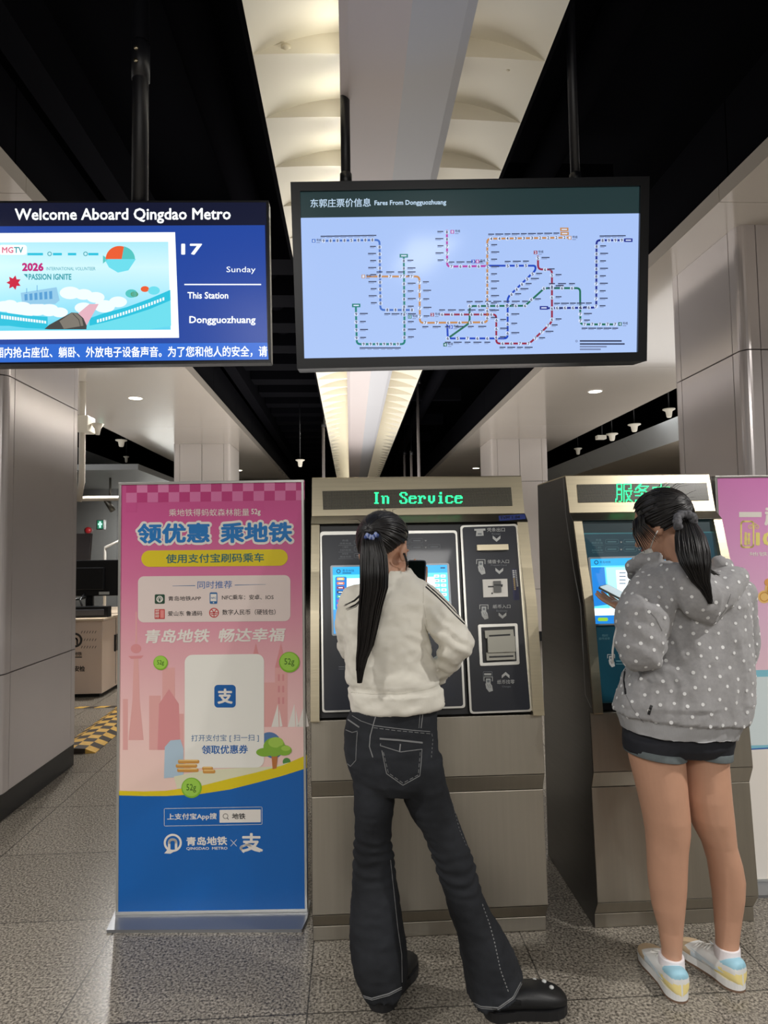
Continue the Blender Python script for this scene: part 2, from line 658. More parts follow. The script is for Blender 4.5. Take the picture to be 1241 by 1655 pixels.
# ceiling cove: scalloped white panels on both sides of a bent beam
COVE = mat('cove_panel', (232, 226, 208), .5)
BEAM = mat('beam_paint', (205, 194, 192), .4)
BEAM_B = mat('beam_paint_cool', (196, 196, 200), .4)
c = MB()
STEP, Z0 = .36, 3.35
for side in (-1, 1):
    xo, xi = (-.343, .02) if side < 0 else (.766, .392)
    for k in range(46):
        ya = 1.27 + k * STEP
        rows = []
        for j in range(7):
            t = j / 6
            row = []
            for i in range(11):
                s = i / 10
                z = Z0 + (.012 + .085 * t) * math.sin(s * math.pi / 2) ** .85
                row.append((xo + (xi - xo) * s, ya + STEP * t, z))
            rows.append(row)
        vs = [p for r in rows for p in r]
        c.add(vs, [(j * 11 + i, j * 11 + i + 1, (j + 1) * 11 + i + 1, (j + 1) * 11 + i) for j in range(6) for i in range(10)], COVE, True)
        top = rows[-1]
        nxt = [(x, y, Z0 + .012 * math.sin(i / 10 * math.pi / 2) ** .85) for i, (x, y, _) in enumerate(top)]
        c.add(top + nxt, [(i, i + 1, 12 + i, 11 + i) for i in range(10)], COVE)
    # outer lip and back
    c.box(min(xo, xo + side * .02), max(xo, xo + side * .02), 1.27, 17.83, Z0 + .004, Z0 + .16, CEIL)
c.box(-.36, .78, 1.2, 17.9, Z0 + .15, Z0 + .17, CEIL)
c.build('ceiling_cove', structure=True)
bm_ = MB()
sec = [(-.018, 3.235), (.012, 3.22), (.215, 3.215), (.40, 3.255), (.435, 3.27), (.435, 3.28), (.38, 3.28), (.38, 3.50), (.04, 3.50), (.04, 3.25), (-.018, 3.25)]
for y0, y1 in [(1.2 + i * 4.2, 1.2 + i * 4.2 + 4.197) for i in range(4)]:
    bm_.face([(x, y0, z) for x, z in sec], BEAM)
    bm_.face([(x, y1, z) for x, z in sec][::-1], BEAM)
    for i in range(len(sec)):
        a, b2 = sec[i], sec[(i + 1) % len(sec)]
        bm_.face([(a[0], y0, a[1]), (a[0], y1, a[1]), (b2[0], y1, b2[1]), (b2[0], y0, b2[1])], BEAM_B if i in (2, 3) else BEAM)
bm_.build('ceiling_beam', structure=True)

# recessed lamps
LAMP_ON = glow('lamp_face', (255, 246, 226), 9.0)
RIM = mat('lamp_rim', (235, 232, 225), .4)
proto = None
for i, (x, y) in enumerate([q for q in LAMPS_LEFT + LAMPS_RIGHT if q[1] > 0]):
    side = 'left' if x < 0 else 'right'
    near = [4.2, 4.1, 7.3, 7.05, 10.6, 10.4, 14.0, 1.1]
    where = {1.1: 'overhead before the machines', 4.2: 'beside the near column', 4.1: 'beside the near column',
             7.3: 'lit between the near and far columns', 7.05: 'lit between the near and far columns',
             10.6: 'beside the far column', 10.4: 'beside the far column', 14.0: 'beyond the far column'}[y]
    t = thing('downlight', 'round recessed ceiling lamp in the %s white band, %s' % (side, where), 'ceiling lamp', (x, y, SOFFIT_Z), 'recessed lamps of the white bands')
    if proto is None:
        r = MB()
        r.lathe([(.070, -.001), (.082, -.001), (.084, -.006), (.078, -.010), (.070, -.008)], (x, y, SOFFIT_Z), RIM, 32, caps=False)
        a = r.build('rim', t)
        r = MB()
        r.lathe([(.07, -.006), (.05, -.0075), (.0, -.008)], (x, y, SOFFIT_Z), LAMP_ON, 28, caps=False)
        bb = r.build('diffuser', t)
        proto = (a, bb)
    else:
        for ch in proto:
            cc = ch.copy()
            cc.parent = t
            COL.objects.link(cc)

# small round sprinkler plates in the cove
for x, y, lab in ((-.22, 2.36, 'small round sprinkler plate on the left cove panel'), (.64, 2.42, 'small round sprinkler plate on the right cove panel')):
    t = MB()
    s_ = (x + .343) / .363 if x < 0 else (.766 - x) / .374
    z = Z0 + .012 + .05 * s_
    t.lathe([(.021, .012), (.021, -.002), (.012, -.006), (.007, -.014), (.0, -.015)], (x, y, z), mat('cream_metal', (214, 205, 180), .45), 20)
    tag(t.build('sprinkler_plate', origin=(x, y, z)), lab, 'sprinkler')

# white funnel shaped detectors hung in the dark bays
FUNNEL = mat('funnel_plastic', (222, 216, 200), .5)


def funnel(px, py, Y, label, r=.075):
    p = P(px, py, Y)
    t = thing('ceiling_detector', label, 'detector', p, 'funnel shaped ceiling detectors')
    m = MB()
    m.lathe([(.0, .05), (r, .05), (r * 1.02, .038), (r * .55, .018), (r * .42, -.05), (r * .30, -.062), (.0, -.062)], p, FUNNEL, 20)
    m.build('funnel', t)
    m = MB()
    m.tube([p + Vector((0, 0, .05)), (p.x, p.y, 4.42)], .008, BLACK, 8)
    m.build('rod', t)


funnel(196, 716, 10.6, 'white funnel shaped detector in the dark bay beside the near left column', .09)
funnel(204, 742, 11.8, 'small pale detector low in the dark bay above the left bulkhead', .05)
funnel(485, 748, 10.0, 'white funnel shaped detector in the dark bay left of the glowing cove', .07)
funnel(1025, 691, 9.2, 'white funnel shaped detector in the right bay, nearest the right column but one', .09)
funnel(989, 706, 9.8, 'white funnel shaped detector in the right bay beside a small flat box', .09)
funnel(1081, 667, 8.0, 'pale detector half hidden behind the right column', .075)
funnel(934, 729, 11.2, 'pale detector in the right bay, farthest of its row', .07)
p = P(973, 707, 9.8)
m = MB()
m.box(p.x - .09, p.x + .05, p.y - .05, p.y + .05, p.z - .03, p.z + .03, FUNNEL)
m.tube([(p.x, p.y, p.z + .03), (p.x, p.y, 4.42)], .008, BLACK, 8)
tag(m.build('junction_box', origin=p, bevel=.004), 'small flat white box hung beside a detector in the right bay', 'box')
p = P(143, 690, 6.6)
t = thing('security_camera', 'white box camera with a funnel lamp on a pole beside the near left column', 'camera', p)
m = MB()
m.box(p.x - .09, p.x + .03, p.y - .1, p.y + .1, p.z - .06, p.z + .10, FUNNEL)
m.build('housing', t, bevel=.008)
m = MB()
m.lathe([(.0, .05), (.06, .05), (.03, .0), (.02, -.06), (0, -.06)], (p.x + .09, p.y, p.z - .02), FUNNEL, 16)
m.build('lens_cone', t)
m = MB()
m.tube([(p.x - .06, p.y, 4.42), (p.x - .06, p.y, p.z - .55), (p.x - .09, p.y, p.z - .75)], .03, mat('pipe_paint', (200, 193, 180), .5), 12)
m.build('pole', t)

# hanging rods with crossbars beyond the machines
ROD = mat('rod_paint', (120, 114, 112), .45)
for px, Y, lab in ((523, 9.0, 'thin pale hanging rod left of the glowing cove'), (677, 9.5, 'thin grey hanging rod right of the cove, tallest of the cluster'),
                   (665, 11.0, 'short thin rod just left of the tall hanging rod'), (654, 12.5, 'faint thin rod farthest left of the rod cluster')):
    p = P(px, 770, Y)
    zt = {523: 690, 677: 620, 665: 735, 654: 735}[px]
    q = P(px, zt, Y)
    m = MB()
    m.tube([(p.x, Y, 1.9), (p.x, Y, q.z)], .022, ROD, 10)
    m.lathe([(.03, 0), (.03, .06), (.012, .08), (.012, 4.42 - q.z)], q, BLACK, 10)
    tag(m.build('hanging_rod', origin=(p.x, Y, 1.9)), lab, 'rod', 'hanging rods beyond the machines')

# ================================================================== SIGN BOARDS
# ------------------------------------------------------------------ television with station information
TVN = (Vector((0, -.998, -.065))).normalized()
TVU = Vector((1, 0, .013)).normalized()
O = P(199, 457, 2.40)
tvp = Pane(O, TVU, TVN.cross(TVU), 0, 0, 1)
tv = thing('hanging_display', 'wide television hung on a black pole showing a blue welcome screen', 'television', tvp.w(0, 0, -.03))
SCRN_BLUE = glow('screen_blue', (33, 70, 160), 1.0)
SCRN_NAVY = glow('screen_navy', (17, 22, 48), 1.0)
SCRN_TICK = glow('screen_ticker_blue', (44, 108, 214), 1.0)
SCRN_WHITE = glow('screen_white', (250, 255, 255), 1.15)
h = MB()
tvp.slab(h, [(-36, 324), (434, 323), (438, 586), (-34, 592)], BLACK, -.055, -.004)
tvp.slab(h, [(20, 350), (380, 348), (382, 560), (22, 563)], BLACK, -.12, -.05)
h.build('housing', tv, bevel=.004)
s = MB()
tvp.poly(s, [(-33, 328), (430, 327), (434, 582), (-31, 587)], SCRN_NAVY, 0)
tvp.poly(s, [(-33, 366), (428, 364), (432, 553), (-31, 557)], SCRN_BLUE, .0006)
tvp.poly(s, [(-31, 557), (432, 553.5), (434, 581), (-31, 586)], SCRN_TICK, .0008)
tvp.text(s, 'Welcome Aboard Qingdao Metro', 24, 337, 373, 362, SCRN_WHITE, .0012, .022, -1)
tvp.poly(s, [(-20, 377), (283, 375.5), (289.5, 546), (-20, 549)], SCRN_WHITE, .001)
# artwork of the picture on the screen
SKY = ramp_mat('screen_sky', 2, -.19, .16, [(0, (70, 205, 232)), (.35, (160, 228, 248)), (.7, (206, 244, 252)), (1, (170, 232, 246))], emit=1.05)
tvp.poly(s, [(-14, 392), (272, 391), (276, 533), (-14, 535)], SKY, .0014)
tvp.g(0, 360, 1241 / 300)
A1, A2, A3 = glow('screen_teal', (40, 196, 224), 1.0), glow('screen_aqua', (110, 224, 240), 1.0), glow('screen_cloud', (238, 250, 252), 1.05)
for cx, cy, r in ((30, 560, 60), (110, 580, 70), (190, 590, 60), (250, 580, 70), (330, 590, 60), (400, 600, 55), (560, 570, 60), (700, 560, 70), (790, 530, 60), (560, 480, 60), (470, 470, 70), (640, 500, 60)):
    tvp.disc(s, cx, cy, r, A3, .0016 + cx * 1e-7, r * .6)
TRAIN, TRAIN2 = glow('screen_train', (150, 205, 236), 1.0), glow('screen_train_window', (88, 160, 214), 1.0)
tvp.poly(s, [(140, 470), (380, 432), (400, 520), (370, 545), (150, 545)], TRAIN, .0020)
for i in range(6):
    x = 165 + i * 33
    tvp.poly(s, [(x, 480 - i * 4), (x + 20, 477 - i * 4), (x + 22, 520 - i * 2), (x + 2, 522 - i * 2)], TRAIN2, .0022)
tvp.line(s, [(180, 470), (180, 440)], 4, TRAIN2, .0022)
tvp.line(s, [(250, 458), (250, 420)], 4, TRAIN2, .0022)
for cx, cy, r in ((150, 560, 60), (230, 575, 50), (330, 575, 60), (70, 540, 45)):
    tvp.disc(s, cx, cy, r, A3, .0024, r * .5)


def band(pts_top, pts_bot, m, hh):
    for (a, b), (c_, d_) in zip(zip(pts_top, pts_top[1:]), zip(pts_bot, pts_bot[1:])):
        tvp.poly(s, [a, b, d_, c_], m, hh)


band([(-60, 590), (60, 605), (180, 622), (320, 630)], [(-60, 690), (60, 690), (180, 705), (320, 712)], A1, .0026)
band([(580, 650), (700, 615), (850, 575), (1000, 520), (1140, 450)], [(560, 715), (700, 715), (850, 715), (1000, 715), (1145, 690)], A2, .0026)
band([(600, 640), (700, 605), (850, 565), (1000, 510), (1140, 450)], [(600, 690), (700, 668), (850, 628), (1000, 580), (1142, 520)], A1, .0028)
for i in range(17):
    x = 10 + i * 18
    tvp.poly(s, [(x, 618 + i * 2.4), (x + 13, 620 + i * 2.4), (x + 13, 644 + i * 2), (x, 642 + i * 2)], A3, .0030)
for i in range(24):
    x = 650 + i * 19
    y = 650 - i * 5.2 - (i / 24) ** 2 * 30
    tvp.poly(s, [(x, y), (x + 12, y - 4), (x + 13, y + 17), (x + 1, y + 21)], A3, .0030)
# striped ball, crimson splash, torch-like barrel with its pink beam
ORG, TEA = glow('screen_orange', (238, 96, 52), 1.0), glow('screen_green_teal', (86, 200, 196), 1.0)
tvp.poly(s, [(800 + 92 * math.cos(a), 245 - 88 * math.sin(a)) for a in [math.radians(x) for x in range(70, 181, 10)]] + [(760, 245), (815, 245)], ORG, .0028)
tvp.poly(s, [(815, 245), (830, 160)] + [(812 + 92 * math.cos(a), 245 - 86 * math.sin(a)) for a in [math.radians(x) for x in range(70, -1, -10)]], TEA, .0028)
tvp.poly(s, [(700, 245), (910, 245), (860, 320), (790, 335), (730, 300)], A2, .0027)
tvp.poly(s, [(690, 220), (725, 245), (690, 275)], TEA, .0027)
RED = glow('screen_crimson', (206, 22, 60), 1.0)
tvp.poly(s, [(95 + (50 if i % 2 else 30) * math.cos(i * math.pi / 7), 402 - (50 if i % 2 else 28) * math.sin(i * math.pi / 7)) for i in range(14)], RED, .0028)
PNK = glow('screen_pink_beam', (232, 182, 196), 1.0)
tvp.poly(s, [(520, 612), (600, 545), (662, 545), (580, 690)], PNK, .0030)
BAR1, BAR2 = glow('screen_barrel', (70, 70, 68), 1.0), glow('screen_barrel_light', (128, 122, 112), 1.0)
tvp.poly(s, [(300, 712), (330, 685), (480, 602), (520, 604), (560, 640), (582, 690), (580, 714), (330, 714)], BAR1, .0032)
tvp.poly(s, [(400, 660), (480, 605), (515, 606), (550, 640), (560, 690), (430, 712)], BAR2, .0034)
tvp.line(s, [(490, 610), (530, 650), (545, 710)], 5, BAR1, .0036)
for cx, cy, r, m in ((880, 475, 40, TEA), (970, 445, 28, ORG), (1030, 455, 40, A2), (900, 480, 26, glow('screen_leaf', (90, 150, 100), 1.0))):
    tvp.disc(s, cx, cy, r, m, .0029, r * .7)
MAG, TXT_T = glow('screen_magenta', (196, 36, 124), 1.0), glow('screen_text_teal', (52, 160, 170), 1.0)
tvp.poly(s, tvp.rr(-5, 150, 182, 216, 20), SCRN_WHITE, .0028)
tvp.text(s, 'MG', 16, 164, 92, 205, glow('screen_rose', (224, 110, 140), 1.0), .0030, .03)
tvp.text(s, 'TV', 96, 164, 158, 205, TXT_T, .0030, .03)
tvp.text(s, '2026', 150, 270, 294, 326, MAG, .0030, .05)
tvp.text(s, 'INTERNATIONAL VOLUNTEER', 312, 298, 640, 320, TXT_T, .0030)
tvp.text(s, 'PASSION IGNITE', 194, 343, 480, 384, TXT_T, .0030, .03)
tvp.poly(s, [(160, 345), (186, 345), (186, 372)], TXT_T, .0030)
tvp.ring(s, 334, 210, 10, 15, TXT_T, .0030)
tvp.ring(s, 574, 210, 10, 15, TXT_T, .0030)
for x0, x1 in ((186, 290), (356, 416), (456, 512), (592, 660)):
    tvp.rect(s, x0, 204, x1, 220, A1, .0030)
tvp.g(0, 0, 1)
tvp.text(s, '17', 293, 394, 327, 412, SCRN_WHITE, .0012, .03)
tvp.text(s, 'Sunday', 366, 431, 413, 443, SCRN_WHITE, .0012)
tvp.poly(s, [(298, 459), (422, 459), (422, 461), (298, 461)], SCRN_WHITE, .0012)
tvp.text(s, 'This Station', 303, 472, 369, 483, SCRN_WHITE, .0012, .022)
tvp.text(s, 'Dongguozhuang', 306, 511, 413, 526, SCRN_WHITE, .0012, .022)
tvp.text(s, '厢内抢占座位、躺卧、外放电子设备声音。为了您和他人的安全，请', -8, 561, 432, 579, SCRN_WHITE, .0014, .018, -2)
s.build('screen', tv)
pole = MB()
pp = tvp.at(219, 325, -.05)
pole.tube([(pp.x, pp.y, pp.z - .18), (pp.x, pp.y, 4.4)], .030, mat('pole_black', (24, 25, 30), .38), 20)
pole.lathe([(.034, 0), (.034, .14), (.030, .15)], (pp.x, pp.y, pp.z + .50), mat('pole_black', (24, 25, 30), .38), 20)
pole.build('pole', tv)
for dz in (.55, .60):
    bl = MB()
    bl.lathe([(.008, 0), (.008, .006), (.004, .009), (0, .009)], (pp.x - .006, pp.y - .034, pp.z + dz), STEEL, 12, Vector((0, -1, 0)))
    bl.build('bolt', tv)

# ------------------------------------------------------------------ fare map lightbox
MN = Vector((0, -.985, -.15)).normalized()
MU = Vector((1, .0, .024)).normalized()
O = P(758, 440, 2.40)
mp = Pane(O, MU, MN.cross(MU), 460, 270, 1241 / 600)
box = thing('fare_map_lightbox', 'long black framed lightbox with a backlit metro fare map, hung on two poles', 'lightbox', mp.w(0, 0, -.05))
FRAME = mat('lightbox_frame', (20, 23, 28), .32, spec=.6)
h = MB()
out = [(20, 54), (1215, 35), (1206, 650), (42, 676)]
inn = [(52, 84), (1185, 66), (1176, 620), (66, 641)]
for i in range(4):
    j = (i + 1) % 4
    quad = [out[i], out[j], inn[j], inn[i]]
    mp.slab(h, quad, FRAME, -.10, .012)
mp.slab(h, out, FRAME, -.11, -.05)
h.build('frame', box, bevel=.003)
MAPBG = ramp_mat('lightbox_face', 2, -.30, .30, [(0, (176, 202, 250)), (1, (170, 197, 248))], emit=1.0, rough=.10)
MAPBG.node_tree.nodes['Principled BSDF'].inputs['Specular IOR Level'].default_value = .15
s = MB()
mp.poly(s, inn, MAPBG, 0)
mp.poly(s, [(52, 84), (1185, 66), (1184, 155), (54, 170)], glow('lightbox_header', (34, 54, 56), 1.0), .0005)
LT = glow('lightbox_header_text', (190, 214, 235), 1.0)
mp.text(s, '东郭庄票价信息', 86, 107, 288, 136, LT, .001, .012, -3)
mp.text(s, 'Fares From Dongguozhuang', 300, 112, 540, 133, LT, .001, .025, -3)
cols = dict(blue=(66, 112, 196), orange=(196, 140, 84), teal=(30, 128, 120), magenta=(178, 60, 160), royal=(30, 72, 190), red=(150, 44, 72), green=(32, 110, 88), navy=(36, 48, 140))
LM = {k: glow('map_' + k, v, 1.0) for k, v in cols.items()}
MT = glow('map_text', (52, 60, 90), 1.0)
MG = glow('map_small_text', (120, 134, 172), 1.0)
MW = glow('map_white', (214, 228, 255), 1.0)
lines = [('blue', [(125, 247), (317, 244), (320, 478), (428, 478)]),
         ('teal', [(398, 298), (401, 592), (241, 592), (238, 470)]),
         ('orange', [(275, 366), (450, 366), (452, 521), (677, 519), (677, 240), (945, 236)]),
         ('magenta', [(542, 212), (543, 333), (677, 331)]),
         ('royal', [(677, 330), (838, 330), (838, 345), (745, 436), (745, 573), (545, 573), (543, 521)]),
         ('red', [(520, 493), (707, 493), (707, 590), (818, 590), (893, 518), (893, 343), (847, 342), (846, 298)]),
         ('green', [(545, 573), (618, 521), (618, 465), (803, 464), (868, 405), (987, 405), (988, 526), (1108, 526)]),
         ('navy', [(880, 472), (1041, 470), (1042, 245), (1135, 245)])]
for k, pts in lines:
    mp.line(s, rcurve(pts, 12), 6.5, LM[k], .0010)


def stations(pts, digs, side, colr='blue'):
    n = len(digs)
    for i, d_ in enumerate(digs):
        t = i / max(n - 1, 1)
        x = pts[0][0] + (pts[1][0] - pts[0][0]) * t
        y = pts[0][1] + (pts[1][1] - pts[0][1]) * t
        mp.disc(s, x, y, 6.8, MW, .0014, n=14)
        mp.text(s, d_, x - 3.4, y - 5.2, x + 3.4, y + 5.2, MT, .0017, .03)
        L = 20 + (i * 7) % 14
        if side == 'a':
            q = (x - L / 2, y - 17)
        elif side == 'b':
            q = (x - L / 2, y + 11)
        elif side == 'l':
            q = (x - 12 - L, y - 4)
        else:
            q = (x + 12, y - 4)
        mp.rect(s, q[0], q[1], q[0] + L, q[1] + 3.6, MT, .0012)
        mp.rect(s, q[0], q[1] + 5.2, q[0] + L * .7, q[1] + 7, MG, .0012)


stations([(130, 247), (293, 244)], '98885888', 'a')
stations([(317, 268), (320, 456)], '888888888', 'l')
stations([(343, 478), (425, 478)], '8888', 'b')
stations([(398, 314), (400, 570)], '88788888888', 'r')
stations([(378, 592), (264, 592)], '999999', 'b')
stations([(240, 572), (239, 492)], '9999', 'r')
stations([(317, 366), (424, 366)], '8777', 'a')
stations([(450, 386), (452, 500)], '77777', 'r')
stations([(470, 521), (660, 520)], '776656', 'b')
stations([(677, 505), (678, 262)], '66666665555', 'r')
stations([(690, 240), (935, 236)], '4443332222', 'a')
stations([(542, 218), (543, 313)], '88777', 'l')
stations([(557, 333), (648, 332)], '7666', 'a')
stations([(745, 331), (806, 330)], '555', 'a')
stations([(828, 358), (758, 426)], '55666', 'r')
stations([(745, 462), (745, 556)], '6666', 'r')
stations([(526, 493), (690, 493)], '666666', 'a')
stations([(708, 512), (707, 570)], '666', 'r')
stations([(728, 590), (815, 590)], '6677', 'b')
stations([(838, 573), (880, 530)], '777', 'r')
stations([(893, 510), (893, 362)], '66665', 'r')
stations([(870, 343), (846, 305)], '65', 'r')
stations([(545, 573), (677, 573)], '65766', 'b')
stations([(618, 465), (803, 464)], '6666566', 'a')
stations([(824, 443), (866, 406)], '66', 'r')
stations([(893, 405), (960, 405)], '666', 'a')
stations([(987, 470), (988, 514)], '677', 'r')
stations([(1002, 526), (1104, 526)], '77777', 'b')
stations([(910, 471), (1016, 470)], '66666', 'a')
stations([(1040, 466), (1042, 266)], '777788888', 'r')
stations([(1062, 246), (1126, 245)], '8999', 'a')
for x, y, n_, k in ((97, 247, '6', 'blue'), (263, 366, '1', 'orange'), (493, 494, '2', 'red'), (555, 535, '3', 'royal'), (536, 594, '4', 'green'), (560, 217, '8', 'magenta'),
                    (644, 316, '8', 'magenta'), (630, 316, '3', 'royal'), (838, 286, '2', 'red'), (952, 237, '1', 'orange'), (1120, 525, '4', 'green'), (418, 501, '13', 'teal')):
    mp.rect(s, x - 6, y - 6, x + 6, y + 6, LM[k], .0018)
    mp.text(s, n_, x - 3.5, y - 4.5, x + 3.5, y + 4.5, MW, .0020, .03)
    if n_ != '3' or x < 600:
        sx = 9 if x > 300 else 9
        mp.text(s, '号线', x + sx, y - 7, x + sx + 17, y + 2, MT, .0018, .02)
        mp.rect(s, x + sx, y + 5, x + sx + 12, y + 7, MG, .0018)
for x, y, k in ((398, 297, 'teal'), (239, 463, 'teal'), (934, 209, 'orange'), (935, 223, 'orange'), (1148, 245, 'navy'), (866, 471, 'navy')):
    mp.rect(s, x - 14, y - 6, x + 14, y + 6, LM[k], .0018)
    mp.rect(s, x - 9, y - 2, x + 9, y + 2, MW, .0020)
for i, (y, L) in enumerate(((581, 140), (591, 150), (600, 90), (609, 70))):
    mp.rect(s, 986, y - 2, 986 + L, y + 3, MT if i < 2 else MG, .0012)
mp.ring(s, 975, 582, 2, 4, MG, .0012, n=12)
s.build('map_face', box)
for px, lab in ((559, 'left'), (939, 'right')):
    p0 = mp.w(*(lambda a: (a.uv((px - 460) * a.s, (290 - 270) * a.s)))(mp), -.06)
    pole = MB()
    pole.tube([(p0.x, p0.y, p0.z - .03), (p0.x, p0.y, 3.40 if px < 600 else 4.4)], .0185, mat('pole_black', (24, 25, 30), .38), 18)
    pole.lathe([(.023, 0), (.023, .05), (.0185, .055)], (p0.x, p0.y, p0.z - .005), FRAME, 18)
    pole.build('pole', box)

# ================================================================== TICKET MACHINES
NAVY = mat('navy_door', (16, 22, 36), .30, spec=.5, coat=.2)
TEALP = mat('door_teal_reflection', (14, 70, 88), .30, spec=.5, coat=.2)  # a teal reflection is put into the door colour
RIMST = mat('door_rim_steel', (205, 203, 196), .30, 1.0)
DIM = mat('grey_print', (120, 126, 132), .5)
PALE = mat('pale_print', (196, 198, 196), .5)
LEDGREEN = glow('led_green', (46, 255, 150), 2.4)


def led_matrix():
    m = bpy.data.materials.new('led_matrix')
    m.use_nodes = True
    nt = m.node_tree
    N, L = nt.nodes, nt.links
    b = N['Principled BSDF']
    tc = N.new('ShaderNodeTexCoord')
    sp = N.new('ShaderNodeSeparateXYZ')
    L.new(tc.outputs['Object'], sp.inputs[0])
    d2 = []
    for i in (0, 2):
        a = N.new('ShaderNodeMath'); a.operation = 'DIVIDE'; a.inputs[1].default_value = .0048
        L.new(sp.outputs[i], a.inputs[0])
        fr = N.new('ShaderNodeMath'); fr.operation = 'FRACT'
        L.new(a.outputs[0], fr.inputs[0])
        s = N.new('ShaderNodeMath'); s.operation = 'SUBTRACT'; s.inputs[1].default_value = .5
        L.new(fr.outputs[0], s.inputs[0])
        q = N.new('ShaderNodeMath'); q.operation = 'MULTIPLY'
        L.new(s.outputs[0], q.inputs[0]); L.new(s.outputs[0], q.inputs[1])
        d2.append(q.outputs[0])
    ad = N.new('ShaderNodeMath'); ad.operation = 'ADD'
    L.new(d2[0], ad.inputs[0]); L.new(d2[1], ad.inputs[1])
    lt = N.new('ShaderNodeMath'); lt.operation = 'LESS_THAN'; lt.inputs[1].default_value = .10
    L.new(ad.outputs[0], lt.inputs[0])
    mx = N.new('ShaderNodeMix'); mx.data_type = 'RGBA'
    mx.inputs[6].default_value = lin((24, 24, 22)) + (1,)
    mx.inputs[7].default_value = lin((142, 138, 122)) + (1,)
    L.new(lt.outputs[0], mx.inputs[0])
    L.new(mx.outputs[2], b.inputs['Base Color'])
    b.inputs['Roughness'].default_value = .3
    b.inputs['Coat Weight'].default_value = .4
    return m


LEDM = led_matrix()
F8 = {'I': ['00111100'] + ['00011000'] * 8 + ['00111100'],
      'S': ['01111100', '11000110', '11000110', '01100000', '00111000', '00001100', '00000110', '11000110', '11000110', '01111100'],
      'n': ['0' * 8] * 3 + ['11011100'] + ['01100110'] * 6,
      'e': ['0' * 8] * 3 + ['01111100', '11000110', '11111110', '11000000', '11000000', '11000110', '01111100'],
      'r': ['0' * 8] * 3 + ['11011100', '01110110', '01100110', '01100000', '01100000', '01100000', '11110000'],
      'v': ['0' * 8] * 3 + ['01100110'] * 5 + ['00111100', '00011000'],
      'i': ['00011000', '00011000', '00000000', '00111000'] + ['00011000'] * 5 + ['00111100'],
      'c': ['0' * 8] * 3 + ['01111100', '11000110', '11000000', '11000000', '11000000', '11000110', '01111100'],
      ' ': ['0' * 8] * 10}


def inside(x, y, vs, fs):
    for f_ in fs:
        c = False
        for i in range(len(f_)):
            x0, y0 = vs[f_[i]]
            x1, y1 = vs[f_[i - 1]]
            if (y0 > y) != (y1 > y) and x < (x1 - x0) * (y - y0) / (y1 - y0) + x0:
                c = not c
        if c:
            return True
    return False


LOW = [(2.590, 0), (2.590, .055), (2.552, .115), (2.578, .545), (2.550, .612), (2.567, .838)]
CHEEK = [(2.525, .842), (2.585, 1.26), (2.635, 1.41), (2.690, 1.604)]
HEAD = [(2.690, 1.604), (2.735, 1.640), (2.775, 1.806)]
YB = 3.20


def machine(name, label, X0, X1, wl, wr):
    t = thing(name, label, 'ticket machine', ((X0 + X1) / 2, 2.6, 0))

    def pr(mb, prof, a, b, m):
        mb.prism([(a, y, z) for y, z in prof], [(b, y, z) for y, z in prof], m)
    m = MB()
    # lower body: front strips and a shell behind them
    for (ya, za), (yb, zb) in zip(LOW, LOW[1:]):
        pr(m, [(ya, za + .0012), (yb, zb - .0008), (YB - .02, zb - .0008), (YB - .02, za + .0012)], X0, X1, STEEL_PLAIN)
    pr(m, [(2.61, .0), (2.60, .838), (YB, .838), (YB, 0)], X0 + .004, X1 - .004, STEEL_DARK)
    m.build('lower_cabinet', t, bevel=.002)
    for a, b in ((X0, X0 + wl), (X1 - wr, X1)):
        m = MB()
        pr(m, CHEEK + [(YB, 1.604), (YB, .842)], a, b, STEEL)
        m.build('side_cheek', t, bevel=.004)
    m = MB()
    pr(m, [(2.700, 1.8045 - .0), (2.775, 1.806), (YB, 1.806), (YB, 1.606), (2.70, 1.606), (2.735, 1.640)][1:], X0, X1, STEEL)
    m.build('header', t, bevel=.004)
    m = MB()
    pr(m, [(2.690, 1.6045), (2.7345, 1.6395), (2.80, 1.6395), (2.80, 1.6045)], X0 - .001, X1 + .001, STEEL_DARK)  # darker steel puts the black ceiling's reflection into the ledge colour
    m.build('ledge', t, bevel=.0015)
    m = MB()
    pr(m, [(2.578, .844), (2.722, 1.603), (YB - .01, 1.603), (YB - .01, .844)], X0 + wl, X1 - wr, BLACK)
    m.build('recess', t)
    # added thin sheets putting a dark reflection into the side colour, plus the seam
    DS = mat('side_reflection_steel', (92, 90, 88), .28, 1.0, noise_amt=.08, noise_scale=4, stretch=(1, 1, 20))
    prof = [(y + .004, z) for y, z in LOW] + [(y + .012, z) for y, z in CHEEK] + [(2.745, 1.640), (2.785, 1.800), (YB - .004, 1.800), (YB - .004, .004)]
    for x, sx in ((X0, -1), (X1, 1)):
        m = MB()
        pr(m, prof, min(x, x + sx * .0016), max(x, x + sx * .0016), DS)
        seam = [(2.80, 1.80), (2.775, 1.62), (2.70, 1.40), (2.63, 1.25), (2.61, .90), (2.55, .862)]
        for (ya, za), (yb, zb) in zip(seam, seam[1:]):
            m.face([(x + sx * .0020, ya, za), (x + sx * .0020, yb, zb), (x + sx * .0020, yb + .004, zb - .001), (x + sx * .0020, ya + .004, za - .001)], PALE)
        m.build('side_reflection_sheet', t)
    pane = Pane((X0, 2.565, .87), (1, 0, 0), (0, .147, .73))
    head = Pane((X0, 2.735, 1.64), (1, 0, 0), (0, .04, .166))
    return t, pane, head


def chevron(pn, mb, x, y, w, hgt, m, h, flip=False):
    s = -1 if flip else 1
    pn.poly(mb, [(x - w, y - s * hgt * .5), (x, y + s * hgt * .05), (x, y + s * hgt * .55), (x - w, y)], m, h)
    pn.poly(mb, [(x + w, y - s * hgt * .5), (x, y + s * hgt * .05), (x, y + s * hgt * .55), (x + w, y)], m, h)


